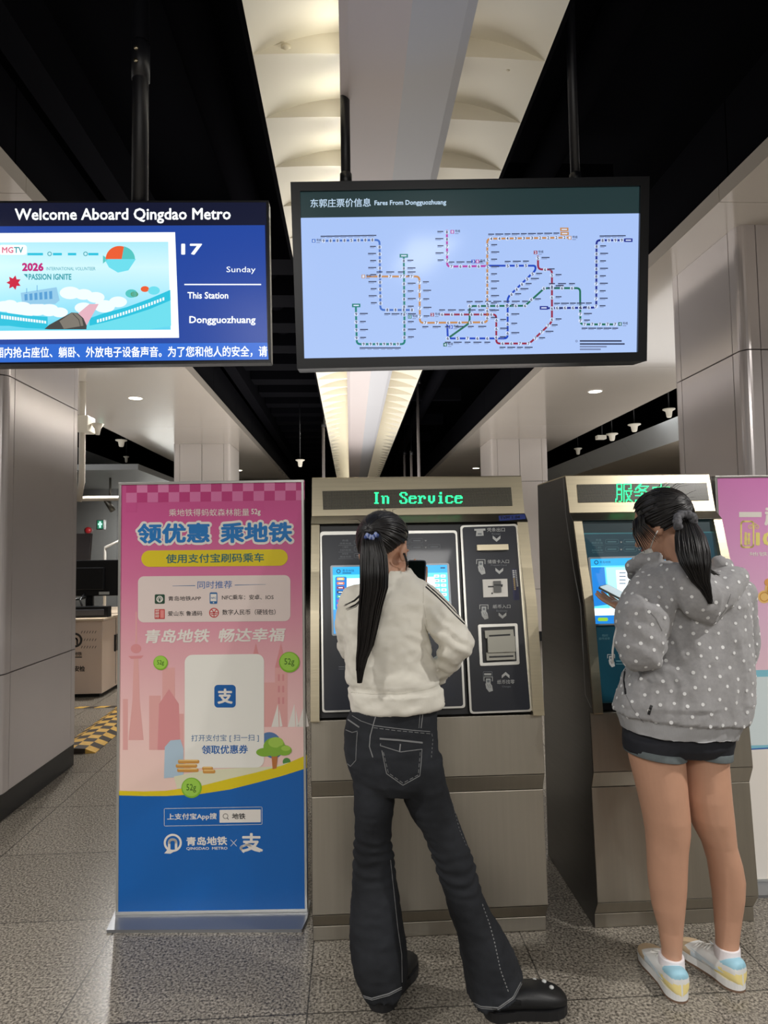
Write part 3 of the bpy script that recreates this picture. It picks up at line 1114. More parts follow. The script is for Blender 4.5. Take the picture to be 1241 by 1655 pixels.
def hand_icon(pn, mb, x, y, k, h):
    """small slip and hand pictogram"""
    pn.line(mb, [(x - 20 * k, y + 14 * k), (x - 20 * k, y - 6 * k), (x + 20 * k, y - 6 * k), (x + 20 * k, y + 14 * k)], 3 * k, PALE, h)
    pn.rect(mb, x - 11 * k, y + 2 * k, x + 11 * k, y + 28 * k, PALE, h)
    pn.rect(mb, x - 6 * k, y + 8 * k, x + 6 * k, y + 20 * k, DIM, h + .0004)
    pn.poly(mb, [(x - 14 * k, y + 26 * k), (x + 8 * k, y + 20 * k), (x + 18 * k, y + 36 * k), (x + 22 * k, y + 60 * k), (x + 4 * k, y + 66 * k), (x - 10 * k, y + 48 * k)], PALE, h + .0002)
    pn.line(mb, [(x - 4 * k, y + 30 * k), (x + 4 * k, y + 46 * k)], 2 * k, DIM, h + .0006)
    pn.line(mb, [(x + 6 * k, y + 30 * k), (x + 12 * k, y + 46 * k)], 2 * k, DIM, h + .0006)


def led_sign(t, head, quad, og, rows, x0, y0, pitch, skx):
    head.g(*og)
    m = MB()
    head.slab(m, quad, LEDM, -.004, .0025)
    m.build('led_display', t)
    m = MB()
    for r, row in enumerate(rows):
        for c, bit in enumerate(row):
            if bit == '1':
                x, y = x0 + c * pitch, y0 + r * pitch + c * skx
                head.rect(m, x + pitch * .06, y + pitch * .06, x + pitch * .94, y + pitch * .94, LEDGREEN, .004)
    m.build('led_lettering', t)


def rounded_slab(pn, t, name, q, r, m, h0, h1, bevel=0):
    """q: the four corners tl, tr, br, bl in pane grid units; corners rounded"""
    pts = []
    n = 5
    for i in range(4):
        p, a, b = q[i], q[i - 1], q[(i + 1) % 4]
        la, lb = math.dist(p, a), math.dist(p, b)
        pa = [p[k] + (a[k] - p[k]) * r / la for k in (0, 1)]
        pb = [p[k] + (b[k] - p[k]) * r / lb for k in (0, 1)]
        for j in range(n + 1):
            u = j / n
            pts.append(tuple((1 - u) ** 2 * pa[k] + 2 * u * (1 - u) * p[k] + u * u * pb[k] for k in (0, 1)))
    mb = MB() if isinstance(t, bpy.types.Object) else t
    pn.slab(mb, pts[::-1], m, h0, h1)
    if mb is not t:
        return mb.build(name, t, bevel=bevel)


# ------------------------------------------------------------------ left machine
t1, pn, hd = machine('ticket_machine', 'wide steel ticket machine reading In Service, with navy doors, used by the person in white', -.162, .742, .034, .044)
rows = [''.join(F8[ch][r] for ch in 'In Service') for r in range(10)]
led_sign(t1, hd, [(57, 50), (1153, 28), (1162, 135), (62, 158)], (505, 780, 1241 / 345), rows, 345, 58, 6.66, -.028)
pn.g(500, 760, 3.1821)
rounded_slab(pn, t1, 'screen_door_rim', [(55, 318), (757, 312), (800, 1222), (66, 1246)], 18, RIMST, 0, .010, .002)
d = MB()
rounded_slab(pn, d, '', [(64, 337), (748, 325), (788, 1212), (76, 1236)], 14, NAVY, .010, .013)
for y, n_ in ((376, 2), (410, 3), (444, 2)):
    pn.text(d, ('充值', '二维码', '单程票')[(y - 376) // 34], 168, y - 16, 200, y - 6, DIM, .0136)
    pn.text(d, ('自助充值', '扫码取票', '现金购票')[(y - 376) // 34], 158, y - 1, 215, y + 9, DIM, .0136)
    pn.line(d, [(150, y + 14), (225, y + 14)], 1.5, DIM, .0136)
    for x in (230, 340, 450, 520, 608):
        if (y == 444 and x > 400) or (y == 376 and x > 540):
            continue
        pn.line(d, pn.rr(x, y - 13 - (x - 230) * .03, x + 62, y + 9 - (x - 230) * .03, 6), 1.5, DIM, .0136, True)
        pn.rect(d, x + 12, y - 4 - (x - 230) * .03, x + 50, y + 1 - (x - 230) * .03, DIM, .0136)
        if x in (520, 340):
            chevron(pn, d, x - 8 if x == 340 else 596, y - 2 - (x - 230) * .03, 4, 8, PALE, .0136)
for x, y in ((165, 935), (165, 1020), (845, 830)):
    pn.rect(d, x - 14, y - 10, x + 14, y - 7, DIM, .0136)
    pn.rect(d, x - 14, y + 2, x + 14, y + 4, DIM, .0136)
d.build('screen_door', t1)
sc = MB()
rounded_slab(pn, sc, '', [(108, 494), (714, 482), (735, 840), (116, 853)], 10, mat('screen_bezel', (150, 156, 162), .35, .6), .013, .020)
sc.build('screen_frame', t1, bevel=.002)
UI_BG = glow('ticket_screen_cyan', (96, 214, 246), 1.35)
UI_HD = glow('ticket_screen_header', (40, 170, 232), 1.3)
UI_WH = glow('ticket_screen_white', (236, 252, 255), 1.4)
UI_BL = glow('ticket_screen_blue', (30, 128, 214), 1.2)
UI_TX = glow('ticket_screen_text', (30, 84, 130), .8)
sc = MB()
pn.poly(sc, [(120, 503), (704, 491), (722, 832), (126, 843)], UI_BG, .0205)
pn.poly(sc, [(120, 503), (704, 491), (706, 530), (121, 543)], UI_HD, .0209)
pn.poly(sc, [(190, 560), (640, 552), (652, 760), (196, 768)], UI_WH, .0209)
pn.poly(sc, [(123, 720), (716, 708), (722, 832), (126, 843)], glow('ticket_screen_sea', (70, 160, 226), 1.2), .0207)
pn.ring(sc, 150, 524, 7, 11, UI_TX, .0213)
pn.text(sc, '青岛地铁', 170, 514, 230, 528, UI_TX, .0213)
pn.rect(sc, 170, 531, 215, 535, UI_TX, .0213)
pn.rect(sc, 670, 503, 694, 510, UI_TX, .0213)
UIC = [glow('ticket_screen_%s' % k, v, 1.1) for k, v in (('amber', (240, 190, 90)), ('coral', (240, 130, 90)), ('maroon', (150, 60, 80)), ('slate', (40, 60, 90)), ('leaf', (80, 190, 150)), ('violet', (160, 90, 190)), ('rose', (230, 110, 150)))]
pn.rect(sc, 134, 552, 192, 720, UI_BL, .0210, 8)
for i in range(7):
    pn.rect(sc, 142, 556 + i * 22.5, 180, 570 + i * 22.5, UIC[i], .0214, 5)
    pn.rect(sc, 150, 561 + i * 22.5, 172, 565 + i * 22.5, UI_WH, .0217)
for i in range(5):
    for j in (0, 1):
        x, y = 637 + j * 33 + i * 1.5, 541 + i * 23.5
        pn.rect(sc, x, y, x + 27, y + 15, UI_WH, .0214, 4)
        pn.rect(sc, x + 7, y + 6, x + 20, y + 9, UI_TX, .0217)
sc.build('touch_screen', t1)
# narrow door on the right
rounded_slab(pn, t1, 'slot_door_rim', [(772, 288), (1066, 280), (1142, 1240), (822, 1252)], 20, RIMST, 0, .014, .002)
d = MB()
rounded_slab(pn, d, '', [(783, 297), (1056, 290), (1130, 1230), (832, 1242)], 15, NAVY, .014, .017)
H = .0174
pn.g(740, 830, 724 / 140)
pn.poly(d, [(130, 136), (222, 133), (223, 150), (131, 152)], PALE, H)
pn.poly(d, [(148, 150), (204, 150), (208, 192), (144, 196)], PALE, H + .0003)
pn.rect(d, 158, 172, 192, 184, DIM, H + .0006)
pn.text(d, '凭条出口', 236, 128, 384, 160, PALE, H, 0, -2)
pn.text(d, 'Receipt', 276, 170, 348, 187, DIM, H)
chevron(pn, d, 315, 216, 32, 50, PALE, H)
hand_icon(pn, d, 184, 402, 1.75, H)
pn.text(d, '储值卡入口', 240, 392, 418, 424, PALE, H, 0, -2)
pn.text(d, 'Prepaid Card', 268, 431, 398, 446, DIM, H)
chevron(pn, d, 338, 484, 32, 50, PALE, H)
hand_icon(pn, d, 210, 778, 1.7, H)
pn.text(d, '纸币入口', 284, 766, 430, 797, PALE, H, 0, -2)
pn.text(d, 'Banknote', 314, 808, 404, 824, DIM, H)
chevron(pn, d, 364, 855, 32, 50, PALE, H)
pn.line(d, pn.rr(205, 1322, 278, 1398, 4), 4, DIM, H, True)
pn.rect(d, 212, 1335, 270, 1352, PALE, H)
hand_icon(pn, d, 246, 1376, 1.75, H)
chevron(pn, d, 390, 1352, 32, 50, PALE, H, True)
pn.text(d, '纸币找零', 320, 1390, 464, 1425, PALE, H, 0, -2)
pn.text(d, 'Changes', 360, 1438, 434, 1456, DIM, H)
STK = mat('notice_print', (34, 36, 74), .5)
pn.poly(d, [(440, 470), (484, 470), (506, 728), (455, 728)], STK, H)
GLD = mat('notice_gold', (168, 146, 96), .5)
for i in range(10):
    pn.rect(d, 446 + i * 1.6, 478 + i * 17, 462 + i * 1.6, 490 + i * 17, GLD if i > 3 else PALE, H + .0003)
    pn.rect(d, 468 + i * 1.6, 478 + i * 14, 480 + i * 1.6, 488 + i * 14, PALE, H + .0003)
d.build('slot_door', t1)
m = MB()
pn.slab(m, [(148, 274), (406, 268), (410, 314), (150, 320)], STEEL, .012, .030)
pn.slab(m, [(165, 318), (396, 313), (380, 324), (185, 328)], BLACK, .012, .022)
m.build('receipt_slot', t1, bevel=.002)
m = MB()
pn.slab(m, [(197, 558), (402, 552), (408, 700), (205, 706)], WHITE, .012, .022)
pn.slab(m, [(241, 612), (360, 610), (362, 620), (242, 624)], BLACK, .020, .0226)
pn.slab(m, [(285, 572), (347, 570), (352, 664), (290, 667)], mat('reader_grey', (96, 96, 94), .35), .020, .027)
pn.slab(m, [(290, 600), (362, 600), (362, 610), (290, 610)], BLACK, .020, .0276)
pn.disc(m, 276, 673, 7, BLACK, .0226)
m.build('card_reader', t1, bevel=.001)
m = MB()
rounded_slab(pn, m, '', [(157, 932), (484, 922), (502, 1262), (174, 1276)], 16, RIMST, .013, .026)
m.build('note_slot_frame', t1, bevel=.003)
m = MB()
rounded_slab(pn, m, '', [(182, 956), (462, 945), (477, 1236), (197, 1250)], 6, BLACK, .024, .0268)
m.build('note_slot_recess', t1)
m = MB()
NS = mat('note_slot_metal', (150, 148, 138), .35, .8)
pn.slab(m, [(205, 985), (440, 975), (448, 1040), (212, 1050)], NS, .026, .044)
pn.slab(m, [(222, 1042), (446, 1034), (452, 1160), (228, 1168)], NS, .026, .060)
pn.slab(m, [(218, 1166), (452, 1158), (456, 1222), (222, 1232)], NS, .026, .046)
pn.slab(m, [(240, 1022), (415, 1012), (416, 1026), (241, 1036)], BLACK, .040, .0446)
pn.slab(m, [(240, 1196), (440, 1188), (440, 1202), (241, 1210)], BLACK, .040, .0466)
m.build('note_slot', t1, bevel=.003)
lp = Pane((-.162, 2.690, 1.6045), (1, 0, 0), (0, .0445, .035), 500, 760, 3.1821)
m = MB()
lp.poly(m, [(972, 236), (1108, 226), (1112, 252), (976, 262)], mat('sticker_blue', (52, 66, 130), .45), .0012)
lp.text(m, 'TVM 1 04', 980, 239, 1082, 254, INK, .0018, .02, -5)
m.build('name_sticker', t1)

# ------------------------------------------------------------------ right machine
t2, pn, hd = machine('ticket_machine', 'narrower steel ticket machine, door tinted by teal reflection, used by the person in grey hoodie', .938, 1.580, .036, .036)
grid = []
for ch in '服务中':
    vs, fs, a, b, c_, d_ = glyphs(ch)
    g16 = []
    for r in range(16):
        g16.append(''.join('1' if inside(a + (b - a) * (q + .5) / 15.0, d_ - (d_ - c_) * (r + .5) / 16.0, vs, fs) else '0' for q in range(15)) + '0')
    grid.append(g16)
rows = [''.join(g[r] for g in grid) for r in range(16)]
led_sign(t2, hd, [(142, 104), (1070, 90), (1088, 216), (152, 232)], (900, 760, 1241 / 280), rows, 415, 97, 8.3, -.03)
pn.g(850, 740, 3.1739)
m = MB()
pn.slab(m, [(272, 322), (1000, 312), (1006, 385), (285, 395)], mat('hood_teal_reflection', (10, 48, 56), .35), 0, .006)  # hood and door rim carry the same reflected teal in their colour
m.build('hood_panel', t2)
rounded_slab(pn, t2, 'screen_door_rim', [(284, 388), (1008, 380), (1150, 1250), (352, 1258)], 12, mat('rim_teal_reflection', (70, 120, 130), .3, .7), 0, .009, .002)
d = MB()
rounded_slab(pn, d, '', [(289, 395), (1003, 387), (1143, 1243), (357, 1251)], 10, TEALP, .009, .012)
TD = mat('teal_print', (92, 140, 152), .5)
for y in (436, 474):
    pn.text(d, ('充值', '二维码')[(y - 436) // 38], 352, y - 17, 380, y - 5, TD, .0126)
    pn.text(d, ('自助充值', '扫码取票')[(y - 436) // 38], 332, y - 2, 388, y + 9, TD, .0126)
    pn.line(d, [(335, y + 15), (390, y + 15)], 1.5, TD, .0126)
    for x in (402, 495, 590, 690, 790):
        pn.line(d, pn.rr(x, y - 14, x + 66, y + 8, 6), 1.5, TD, .0126, True)
        pn.rect(d, x + 10, y - 5, x + 55, y, TD, .0126)
        chevron(pn, d, x + 80, y - 1, 4, 9, PALE, .0126)
pn.text(d, '指纹', 384, 906, 415, 918, TD, .0126)
pn.text(d, '投币找零', 368, 922, 424, 934, TD, .0126)
hand_icon(pn, d, 430, 1015, .9, .0126)
pn.rect(d, 455, 1040, 520, 1046, TD, .0126)
pn.rect(d, 455, 1056, 500, 1060, TD, .0126)
d.build('screen_door', t2)
sc = MB()
rounded_slab(pn, sc, '', [(310, 514), (930, 500), (975, 845), (338, 862)], 8, mat('screen_bezel', (150, 156, 162), .35, .6), .012, .020)
sc.build('screen_frame', t2, bevel=.002)
sc = MB()
pn.poly(sc, [(321, 523), (918, 509), (962, 838), (348, 854)], UI_BG, .0205)
pn.poly(sc, [(321, 523), (918, 509), (922, 545), (324, 560)], UI_HD, .0209)
pn.poly(sc, [(325, 566), (392, 565), (410, 755), (340, 765)], UI_BL, .0209)
pn.poly(sc, [(400, 566), (900, 556), (930, 800), (420, 775)], glow('ticket_screen_pale', (170, 236, 250), 1.35), .0208)
pn.poly(sc, [(450, 580), (700, 575), (715, 700), (460, 712)], UI_WH, .0212)
pn.poly(sc, [(344, 812), (958, 798), (962, 838), (348, 854)], UI_BL, .0212)
pn.poly(sc, [(341, 775), (952, 765), (957, 808), (344, 822)], UI_WH, .0209)
pn.ring(sc, 351, 541, 7, 11, UI_TX, .0213)
pn.text(sc, '青岛地铁', 368, 533, 424, 546, UI_TX, .0213)
pn.rect(sc, 358, 822, 410, 840, glow('ticket_screen_lime', (150, 206, 60), 1.1), .0216, 8)
for y in (592, 610, 628, 646):
    pn.rect(sc, 468, y, 500, y + 4, UI_TX, .0216)
sc.build('touch_screen', t2)

# ================================================================== POSTER STANDS
SILV = mat('poster_frame_silver', (206, 206, 202), .3, .8)
pl, pr_ = G(187, 1483), G(497, 1478)
up = (pr_ - pl).normalized()
pp = Pane(pl, up, (0, 0, 1), 180, 760, 1241 / 330)
st = thing('poster_stand', 'tall pink and blue travel offer poster on a silver floor stand left of the machines', 'poster stand', (pl + pr_) / 2)
tl, tr, br_, bl_ = (76, 72), (1188, 56), (1196, 2700), (28, 2722)
fr = MB()
quad_o = [(78, 74), (1188, 56), (1194, 2698), (28, 2716)]
wpost = (pr_ - pl).length
zt = pp.uv(78, 74)[1]
for a, b in ((0, .011), (wpost - .011, wpost)):
    fr.prism([pp.w(a, .02, -.03), pp.w(b, .02, -.03), pp.w(b, .02, .004), pp.w(a, .02, .004)],
             [pp.w(a, zt, -.03), pp.w(b, zt, -.03), pp.w(b, zt, .004), pp.w(a, zt, .004)], SILV)
for a, b in ((.012, .024), (zt - .011, zt)):
    fr.prism([pp.w(0, a, -.03), pp.w(0, b, -.03), pp.w(0, b, .005), pp.w(0, a, .005)],
             [pp.w(wpost, a, -.03), pp.w(wpost, b, -.03), pp.w(wpost, b, .005), pp.w(wpost, a, .005)], SILV)
fr.prism([pp.w(.005, .02, -.028), pp.w(wpost - .005, .02, -.028), pp.w(wpost - .005, .02, -.002), pp.w(.005, .02, -.002)],
         [pp.w(.005, zt - .004, -.028), pp.w(wpost - .005, zt - .004, -.028), pp.w(wpost - .005, zt - .004, -.002), pp.w(.005, zt - .004, -.002)], SILV)
fr.build('frame', st, bevel=.0015)
bs = MB()
b0, b1, b2, b3 = G(172, 1508), G(488, 1507), G(497, 1488), G(500, 1478)
e = Vector((0, .09, 0))
base_out = [b0, b1, b2, b3 + e, pl + e - up * .02]
bs.prism([Vector((p.x, p.y, 0)) for p in base_out], [Vector((p.x, p.y, .012)) for p in base_out], mat('poster_base', (150, 152, 156), .35, .75))
bs.build('base', st, bevel=.003)
art = MB()
PINK = ramp_mat('poster_pink', 2, .40, 1.78, [(0, (236, 208, 192)), (.28, (240, 200, 196)), (.5, (226, 168, 176)), (.72, (212, 116, 156)), (.9, (206, 84, 146)), (1, (202, 76, 140))], rough=.42)
uvw = lambda a, b, h_: pp.w(a, b, h_)
art.face([pp.w(.010, .024, 0), pp.w(wpost - .010, .024, 0), pp.w(wpost - .010, zt - .010, 0), pp.w(.010, zt - .010, 0)], PINK)
CK = [mat('poster_check_%d' % i, c_, .42) for i, c_ in enumerate(((190, 52, 122), (222, 128, 176), (196, 60, 128), (216, 116, 168), (203, 78, 142)))]
for r in range(3):
    for i in range(17):
        if (i + r) % 2 == 0:
            m_ = CK[0] if r < 2 else CK[4]
        else:
            m_ = (CK[1], CK[3], None)[r]
        if r == 2 and (i + r) % 2 == 0:
            m_ = None if i % 3 else CK[4]
        if m_:
            x = 90 + i * 64.5
            sk = -.014
            x1 = min(x + 64.5, 1174)
            pp.poly(art, [(x, 80 + r * 59 + x * sk), (x1, 80 + r * 59 + x1 * sk), (x1, 139 + r * 59 + x1 * sk), (x, 139 + r * 59 + x * sk)], m_, .0006)
PW, PB = mat('poster_white', (232, 226, 218), .42), mat('poster_blue', (18, 96, 170), .42)
PY, PT = mat('poster_yellow', (222, 200, 28), .42), mat('poster_text', (58, 52, 52), .42)
PBL2 = mat('poster_text_blue', (46, 104, 158), .42)
pp.text(art, '乘地铁得蚂蚁森林能量', 350, 236, 838, 280, PW, .0008, 0, -3)
pp.text(art, '52g', 850, 234, 907, 278, PW, .0008, .02)
for hh, mm, bo in ((.0008, PW, .11), (.0014, mat('poster_title_blue', (24, 118, 190), .42), .040)):
    pad = 14 if bo > .05 else 0
    pp.text(art, '领优惠', 158 - pad, 324 - pad, 600 + pad, 448 + pad, mm, hh, bo, -6)
    pp.text(art, '乘地铁', 662 - pad, 318 - pad, 1100 + pad, 444 + pad, mm, hh, bo, -6)
pp.rect(art, 182, 488, 1072, 588, PY, .0008, 50, -8)
pp.text(art, '使用支付宝刷码乘车', 332, 510, 928, 566, mat('poster_text_green', (30, 104, 110), .42), .0012, .016, -8)
pp.rect(art, 162, 645, 1088, 925, mat('poster_card', (226, 210, 204), .42), .0008, 36, -8)
pp.text(art, '同时推荐', 524, 674, 734, 720, PB, .0012, .0, -3)
pp.poly(art, [(372, 702), (510, 699), (510, 703), (372, 704)], PBL2, .0012)
pp.poly(art, [(750, 696), (938, 693), (938, 694), (750, 700)], PBL2, .0012)
pp.rect(art, 264, 754, 325, 812, mat('app_icon_green', (40, 74, 56), .42), .0012, 8)
pp.ring(art, 294, 783, 14, 20, PW, .0015)
pp.line(art, rcurve([(287, 794), (287, 775), (302, 775), (302, 794)], 8), 5, PW, .0018)
pp.text(art, '青岛地铁APP', 346, 766, 545, 794, PT, .0012, .01, -2)
pp.rect(art, 598, 742, 644, 812, PBL2, .0012, 7)
pp.rect(art, 603, 752, 639, 796, PW, .0015)
pp.text(art, 'NFC', 606, 770, 636, 782, PBL2, .0018, .02)
pp.disc(art, 621, 804, 4, PW, .0015)
pp.text(art, 'NFC乘车：安卓、IOS', 672, 757, 986, 788, PT, .0012, .01, -2)
REDI = mat('poster_red', (196, 66, 66), .42)
pp.rect(art, 263, 844, 325, 904, REDI, .0012, 4)
for q in (0, 1, 2):
    pp.line(art, [(268, 852 + q * 18), (290, 850 + q * 18)], 3, PW, .0015)
    pp.line(art, [(272 + q * 8, 850), (270 + q * 8, 898)], 2.5, PW, .0016)
pp.rect(art, 298, 850, 320, 898, mat('poster_red_light', (226, 140, 134), .42), .0015)
pp.text(art, '爱山东 鲁通码', 344, 856, 552, 886, PT, .0012, .01, -2)
pp.ring(art, 624, 866, 24, 30, REDI, .0012)
for a_ in ((624, 866, 624, 890), (624, 866, 610, 846), (624, 866, 638, 846), (602, 866, 646, 866), (608, 876, 640, 876)):
    pp.line(art, [a_[:2], a_[2:]], 5, REDI, .0014)
pp.text(art, '数字人民币（硬钱包）', 674, 846, 998, 880, PT, .0012, .01, -2)
pp.text(art, '青岛地铁', 196, 968, 590, 1052, PW, .0010, .028, -5, 16)
pp.text(art, '畅达幸福', 646, 962, 1046, 1046, PW, .0010, .028, -5, 16)
# skyline printed behind the card: mast tower, twin-spired church, boats
S1, S2 = mat('poster_skyline', (226, 168, 164), .42), mat('poster_skyline_deep', (218, 146, 148), .42)
pp.poly(art, [(148, 860), (154, 860), (156, 1050), (146, 1050)], S1, .0004)
pp.disc(art, 150, 1084, 32, S2, .0005, 28)
pp.poly(art, [(102, 1130), (196, 1126), (180, 1144), (120, 1146)], S2, .0005)
pp.poly(art, [(136, 1144), (164, 1144), (172, 1400), (196, 1640), (104, 1640), (128, 1400)], S1, .0004)
for x0, y0, x1 in ((310, 1200, 386), (230, 1370, 300), (398, 1480, 440), (70, 1390, 100)):
    pp.rect(art, x0, y0, x1, 1700, S1, .0003)
pp.poly(art, [(290, 1420), (350, 1330), (410, 1420), (420, 1700), (280, 1700)], S2, .00035)
for x in (878, 1030):
    pp.poly(art, [(x, 1050), (x + 36, 1200), (x - 36, 1200)], S2, .0005)
    pp.rect(art, x - 36, 1198, x + 40, 1560, S1, .0004)
    for q in range(3):
        pp.rect(art, x - 18, 1240 + q * 70, x - 6, 1280 + q * 70, S2, .0006)
        pp.rect(art, x + 8, 1240 + q * 70, x + 20, 1280 + q * 70, S2, .0006)
pp.rect(art, 910, 1290, 1000, 1560, S1, .00035)
for x in (1006, 1106, 1166):
    pp.poly(art, [(x + 6, 1420), (x + 12, 1560), (x - 34, 1560)], PW, .0006)
    pp.poly(art, [(x + 14, 1450), (x + 34, 1556), (x + 16, 1560)], PW, .0006)
# lower half
pp.g(180, 1130, 1241 / 330)
swo = [(50, 520), (180, 545), (330, 560), (480, 545), (640, 520), (800, 478), (950, 425), (1090, 370), (1188, 318)]
pp.poly(art, [(48, 582)] + [(60, 570), (200, 585), (360, 585), (540, 574), (720, 545), (880, 505), (1040, 462), (1188, 415)] + [(1192, 1300), (40, 1312)], mat('poster_blue_field', (12, 96, 176), .36), .0014)
yt = [(48, 556), (200, 560), (330, 556), (540, 528), (720, 482), (880, 445), (1040, 402), (1188, 338)]
yb = [(48, 584), (200, 588), (330, 588), (540, 576), (720, 548), (880, 508), (1040, 465), (1188, 418)]
for i in range(len(yt) - 1):
    pp.poly(art, [yt[i], yt[i + 1], yb[i + 1], yb[i]], PY, .0016)
HILL = mat('poster_mound', (222, 220, 188), .42)
pp.poly(art, [(380, 470), (560, 432), (760, 418), (960, 410), (1100, 380), (1040, 405), (880, 448), (720, 486), (540, 530), (400, 545)], HILL, .0009)
pp.poly(art, [(320, 480), (325, 290), (360, 250), (420, 245), (438, 300), (438, 470)], mat('poster_pale_blue', (176, 198, 214), .42), .0008)
for cx, cy, r, m in ((960, 270, 70, mat('poster_blue_ball', (86, 122, 170), .42)), (985, 300, 60, mat('poster_blue_ball', (86, 122, 170), .42)), (1065, 380, 24, mat('tree_green_deep', (84, 142, 70), .42))):
    pp.disc(art, cx, cy, r, m, .0008)
TR1, TR2 = mat('tree_green', (132, 178, 58), .42), mat('tree_green_light', (164, 200, 82), .42)
pp.poly(art, [(972, 330), (1012, 330), (1004, 420), (980, 425)], mat('tree_trunk', (186, 116, 62), .42), .0018)
for cx, cy, rx, ry, m in ((930, 322, 50, 26, TR1), (1050, 310, 46, 32, TR1), (990, 290, 66, 58, TR1), (1000, 262, 46, 32, TR2), (1060, 298, 28, 16, TR2), (920, 316, 28, 12, TR2)):
    pp.disc(art, cx, cy, rx, m, .0020 + cx * 1e-7, ry)
GOLD, GOLD2 = mat('coin_gold', (206, 148, 70), .42), mat('coin_gold_light', (234, 194, 122), .42)
for x, y, w_ in ((400, 430, 130), (392, 404, 130), (405, 378, 130), (556, 438, 76), (552, 420, 66)):
    pp.rect(art, x, y - 10, x + w_, y + 12, GOLD, .0018, 9)
    pp.rect(art, x + 6, y - 11, x + w_ - 8, y - 2, GOLD2, .0020, 4)
card = [(440, -20)]
pp.g(180, 760, 1241 / 330)
pp.rect(art, 446, 1122, 928, 1812, mat('poster_offer_card', (236, 234, 226), .42), .0011, 46, -6)
pp.rect(art, 626, 1304, 756, 1442, PB, .0015, 22)
pp.text(art, '支', 645, 1326, 738, 1420, PW, .0018, .04)
pp.g(180, 1130, 1241 / 330)
pp.text(art, '打开支付宝 [ 扫一扫 ]', 486, 216, 896, 262, PBL2, .0015, 0, -4)
pp.text(art, '领取优惠券', 550, 280, 830, 334, PB, .0015, .02, -4)
BAD, BAD2 = mat('badge_green', (128, 184, 44), .42), mat('badge_green_light', (158, 206, 78), .42)
pp.disc(art, 488, 538, 62, BAD, .0022)
pp.disc(art, 486, 535, 54, BAD2, .0024)
pp.text(art, '52g', 457, 514, 516, 566, mat('badge_text', (70, 110, 30), .42), .0026, .01)
pp.line(art, pp.rr(322, 664, 916, 770, 6, -10), 2.5, PW, .0018, True)
pp.text(art, '上支付宝App搜', 340, 694, 641, 738, PW, .0018, .02, -4)
pp.rect(art, 658, 672, 908, 750, PW, .0018, 4, -3)
pp.ring(art, 694, 710, 13, 16, PT, .0021)
pp.line(art, [(704, 720), (712, 730)], 4, PT, .0021)
pp.text(art, '地铁', 734, 692, 815, 728, INK, .0021, .02)
pp.ring(art, 374, 872, 42, 55, PW, .0018)
pp.line(art, rcurve([(352, 906), (352, 852), (394, 852), (394, 906)], 24, 8), 15, PW, .0021)
pp.poly(art, [(322, 936), (346, 908), (380, 926), (360, 938)], PW, .0019)
pp.text(art, '青岛地铁', 456, 836, 704, 890, PW, .0018, .03, -4)
pp.text(art, 'QINGDAO  METRO', 456, 898, 706, 918, PW, .0018, .015, -2)
pp.line(art, [(726, 854), (762, 892)], 3, PW, .0018)
pp.line(art, [(762, 852), (726, 892)], 3, PW, .0018)
pp.text(art, '支', 790, 812, 912, 930, PW, .0018, .03)
pp.line(art, rcurve([(806, 926), (780, 900), (830, 880), (915, 918)], 20, 6), 14, PW, .0020)
pp.g(180, 760, 1241 / 330)
for cx, cy, r in ((300, 1170, 44), (1082, 1166, 63)):
    pp.disc(art, cx, cy, r, BAD, .0022)
    pp.disc(art, cx - 1, cy - 3, r * .87, BAD2, .0024)
    pp.text(art, '52g', cx - r * .48, cy - r * .38, cx + r * .48, cy + r * .42, mat('badge_text', (70, 110, 30), .42), .0026, .01)
art.build('poster_sheet', st)

# ------------------------------------------------------------------ poster at the right edge
ql = Vector((1.655, 2.86, 0))
qr = Vector((2.445, 2.84, 0))
q_u = (qr - ql).normalized()
qp = Pane(ql, q_u, (0, 0, 1), 1140, 760, 232 / 101)
st = thing('poster_stand', 'pink and white mobile fare poster partly hidden behind the right ticket machine', 'poster stand', (ql + qr) / 2)
W2, Z2 = .79, 1.805
fr = MB()
for a, b in ((0, .011), (W2 - .011, W2)):
    fr.prism([qp.w(a, .02, -.03), qp.w(b, .02, -.03), qp.w(b, .02, .004), qp.w(a, .02, .004)],
             [qp.w(a, Z2, -.03), qp.w(b, Z2, -.03), qp.w(b, Z2, .004), qp.w(a, Z2, .004)], SILV)
for a, b in ((.012, .024), (Z2 - .009, Z2)):
    fr.prism([qp.w(0, a, -.03), qp.w(0, b, -.03), qp.w(0, b, .005), qp.w(0, a, .005)],
             [qp.w(W2, a, -.03), qp.w(W2, b, -.03), qp.w(W2, b, .005), qp.w(W2, a, .005)], SILV)
fr.prism([qp.w(.005, .02, -.028), qp.w(W2 - .005, .02, -.028), qp.w(W2 - .005, .02, -.002), qp.w(.005, .02, -.002)],
         [qp.w(.005, Z2 - .004, -.028), qp.w(W2 - .005, Z2 - .004, -.028), qp.w(W2 - .005, Z2 - .004, -.002), qp.w(.005, Z2 - .004, -.002)], SILV)
fr.build('frame', st, bevel=.0015)
bs = MB()
bo = [ql + Vector((-.015, -.11, 0)), qr + Vector((.015, -.11, 0)), qr + Vector((.02, .09, 0)), ql + Vector((-.02, .09, 0))]
bs.prism(bo, [p + Vector((0, 0, .012)) for p in bo], MATS['poster_base'])
bs.build('base', st, bevel=.003)
art = MB()
PK2 = ramp_mat('poster_pink_lilac', 2, .75, 1.8, [(0, (236, 206, 208)), (.35, (228, 190, 212)), (.7, (222, 160, 204)), (1, (216, 130, 192))], rough=.42)
art.face([qp.w(.010, .024, 0), qp.w(W2 - .010, .024, 0), qp.w(W2 - .010, Z2 - .010, 0), qp.w(.010, Z2 - .010, 0)], PK2)
SKYB = mat('poster_sky_blue', (134, 196, 214), .42)
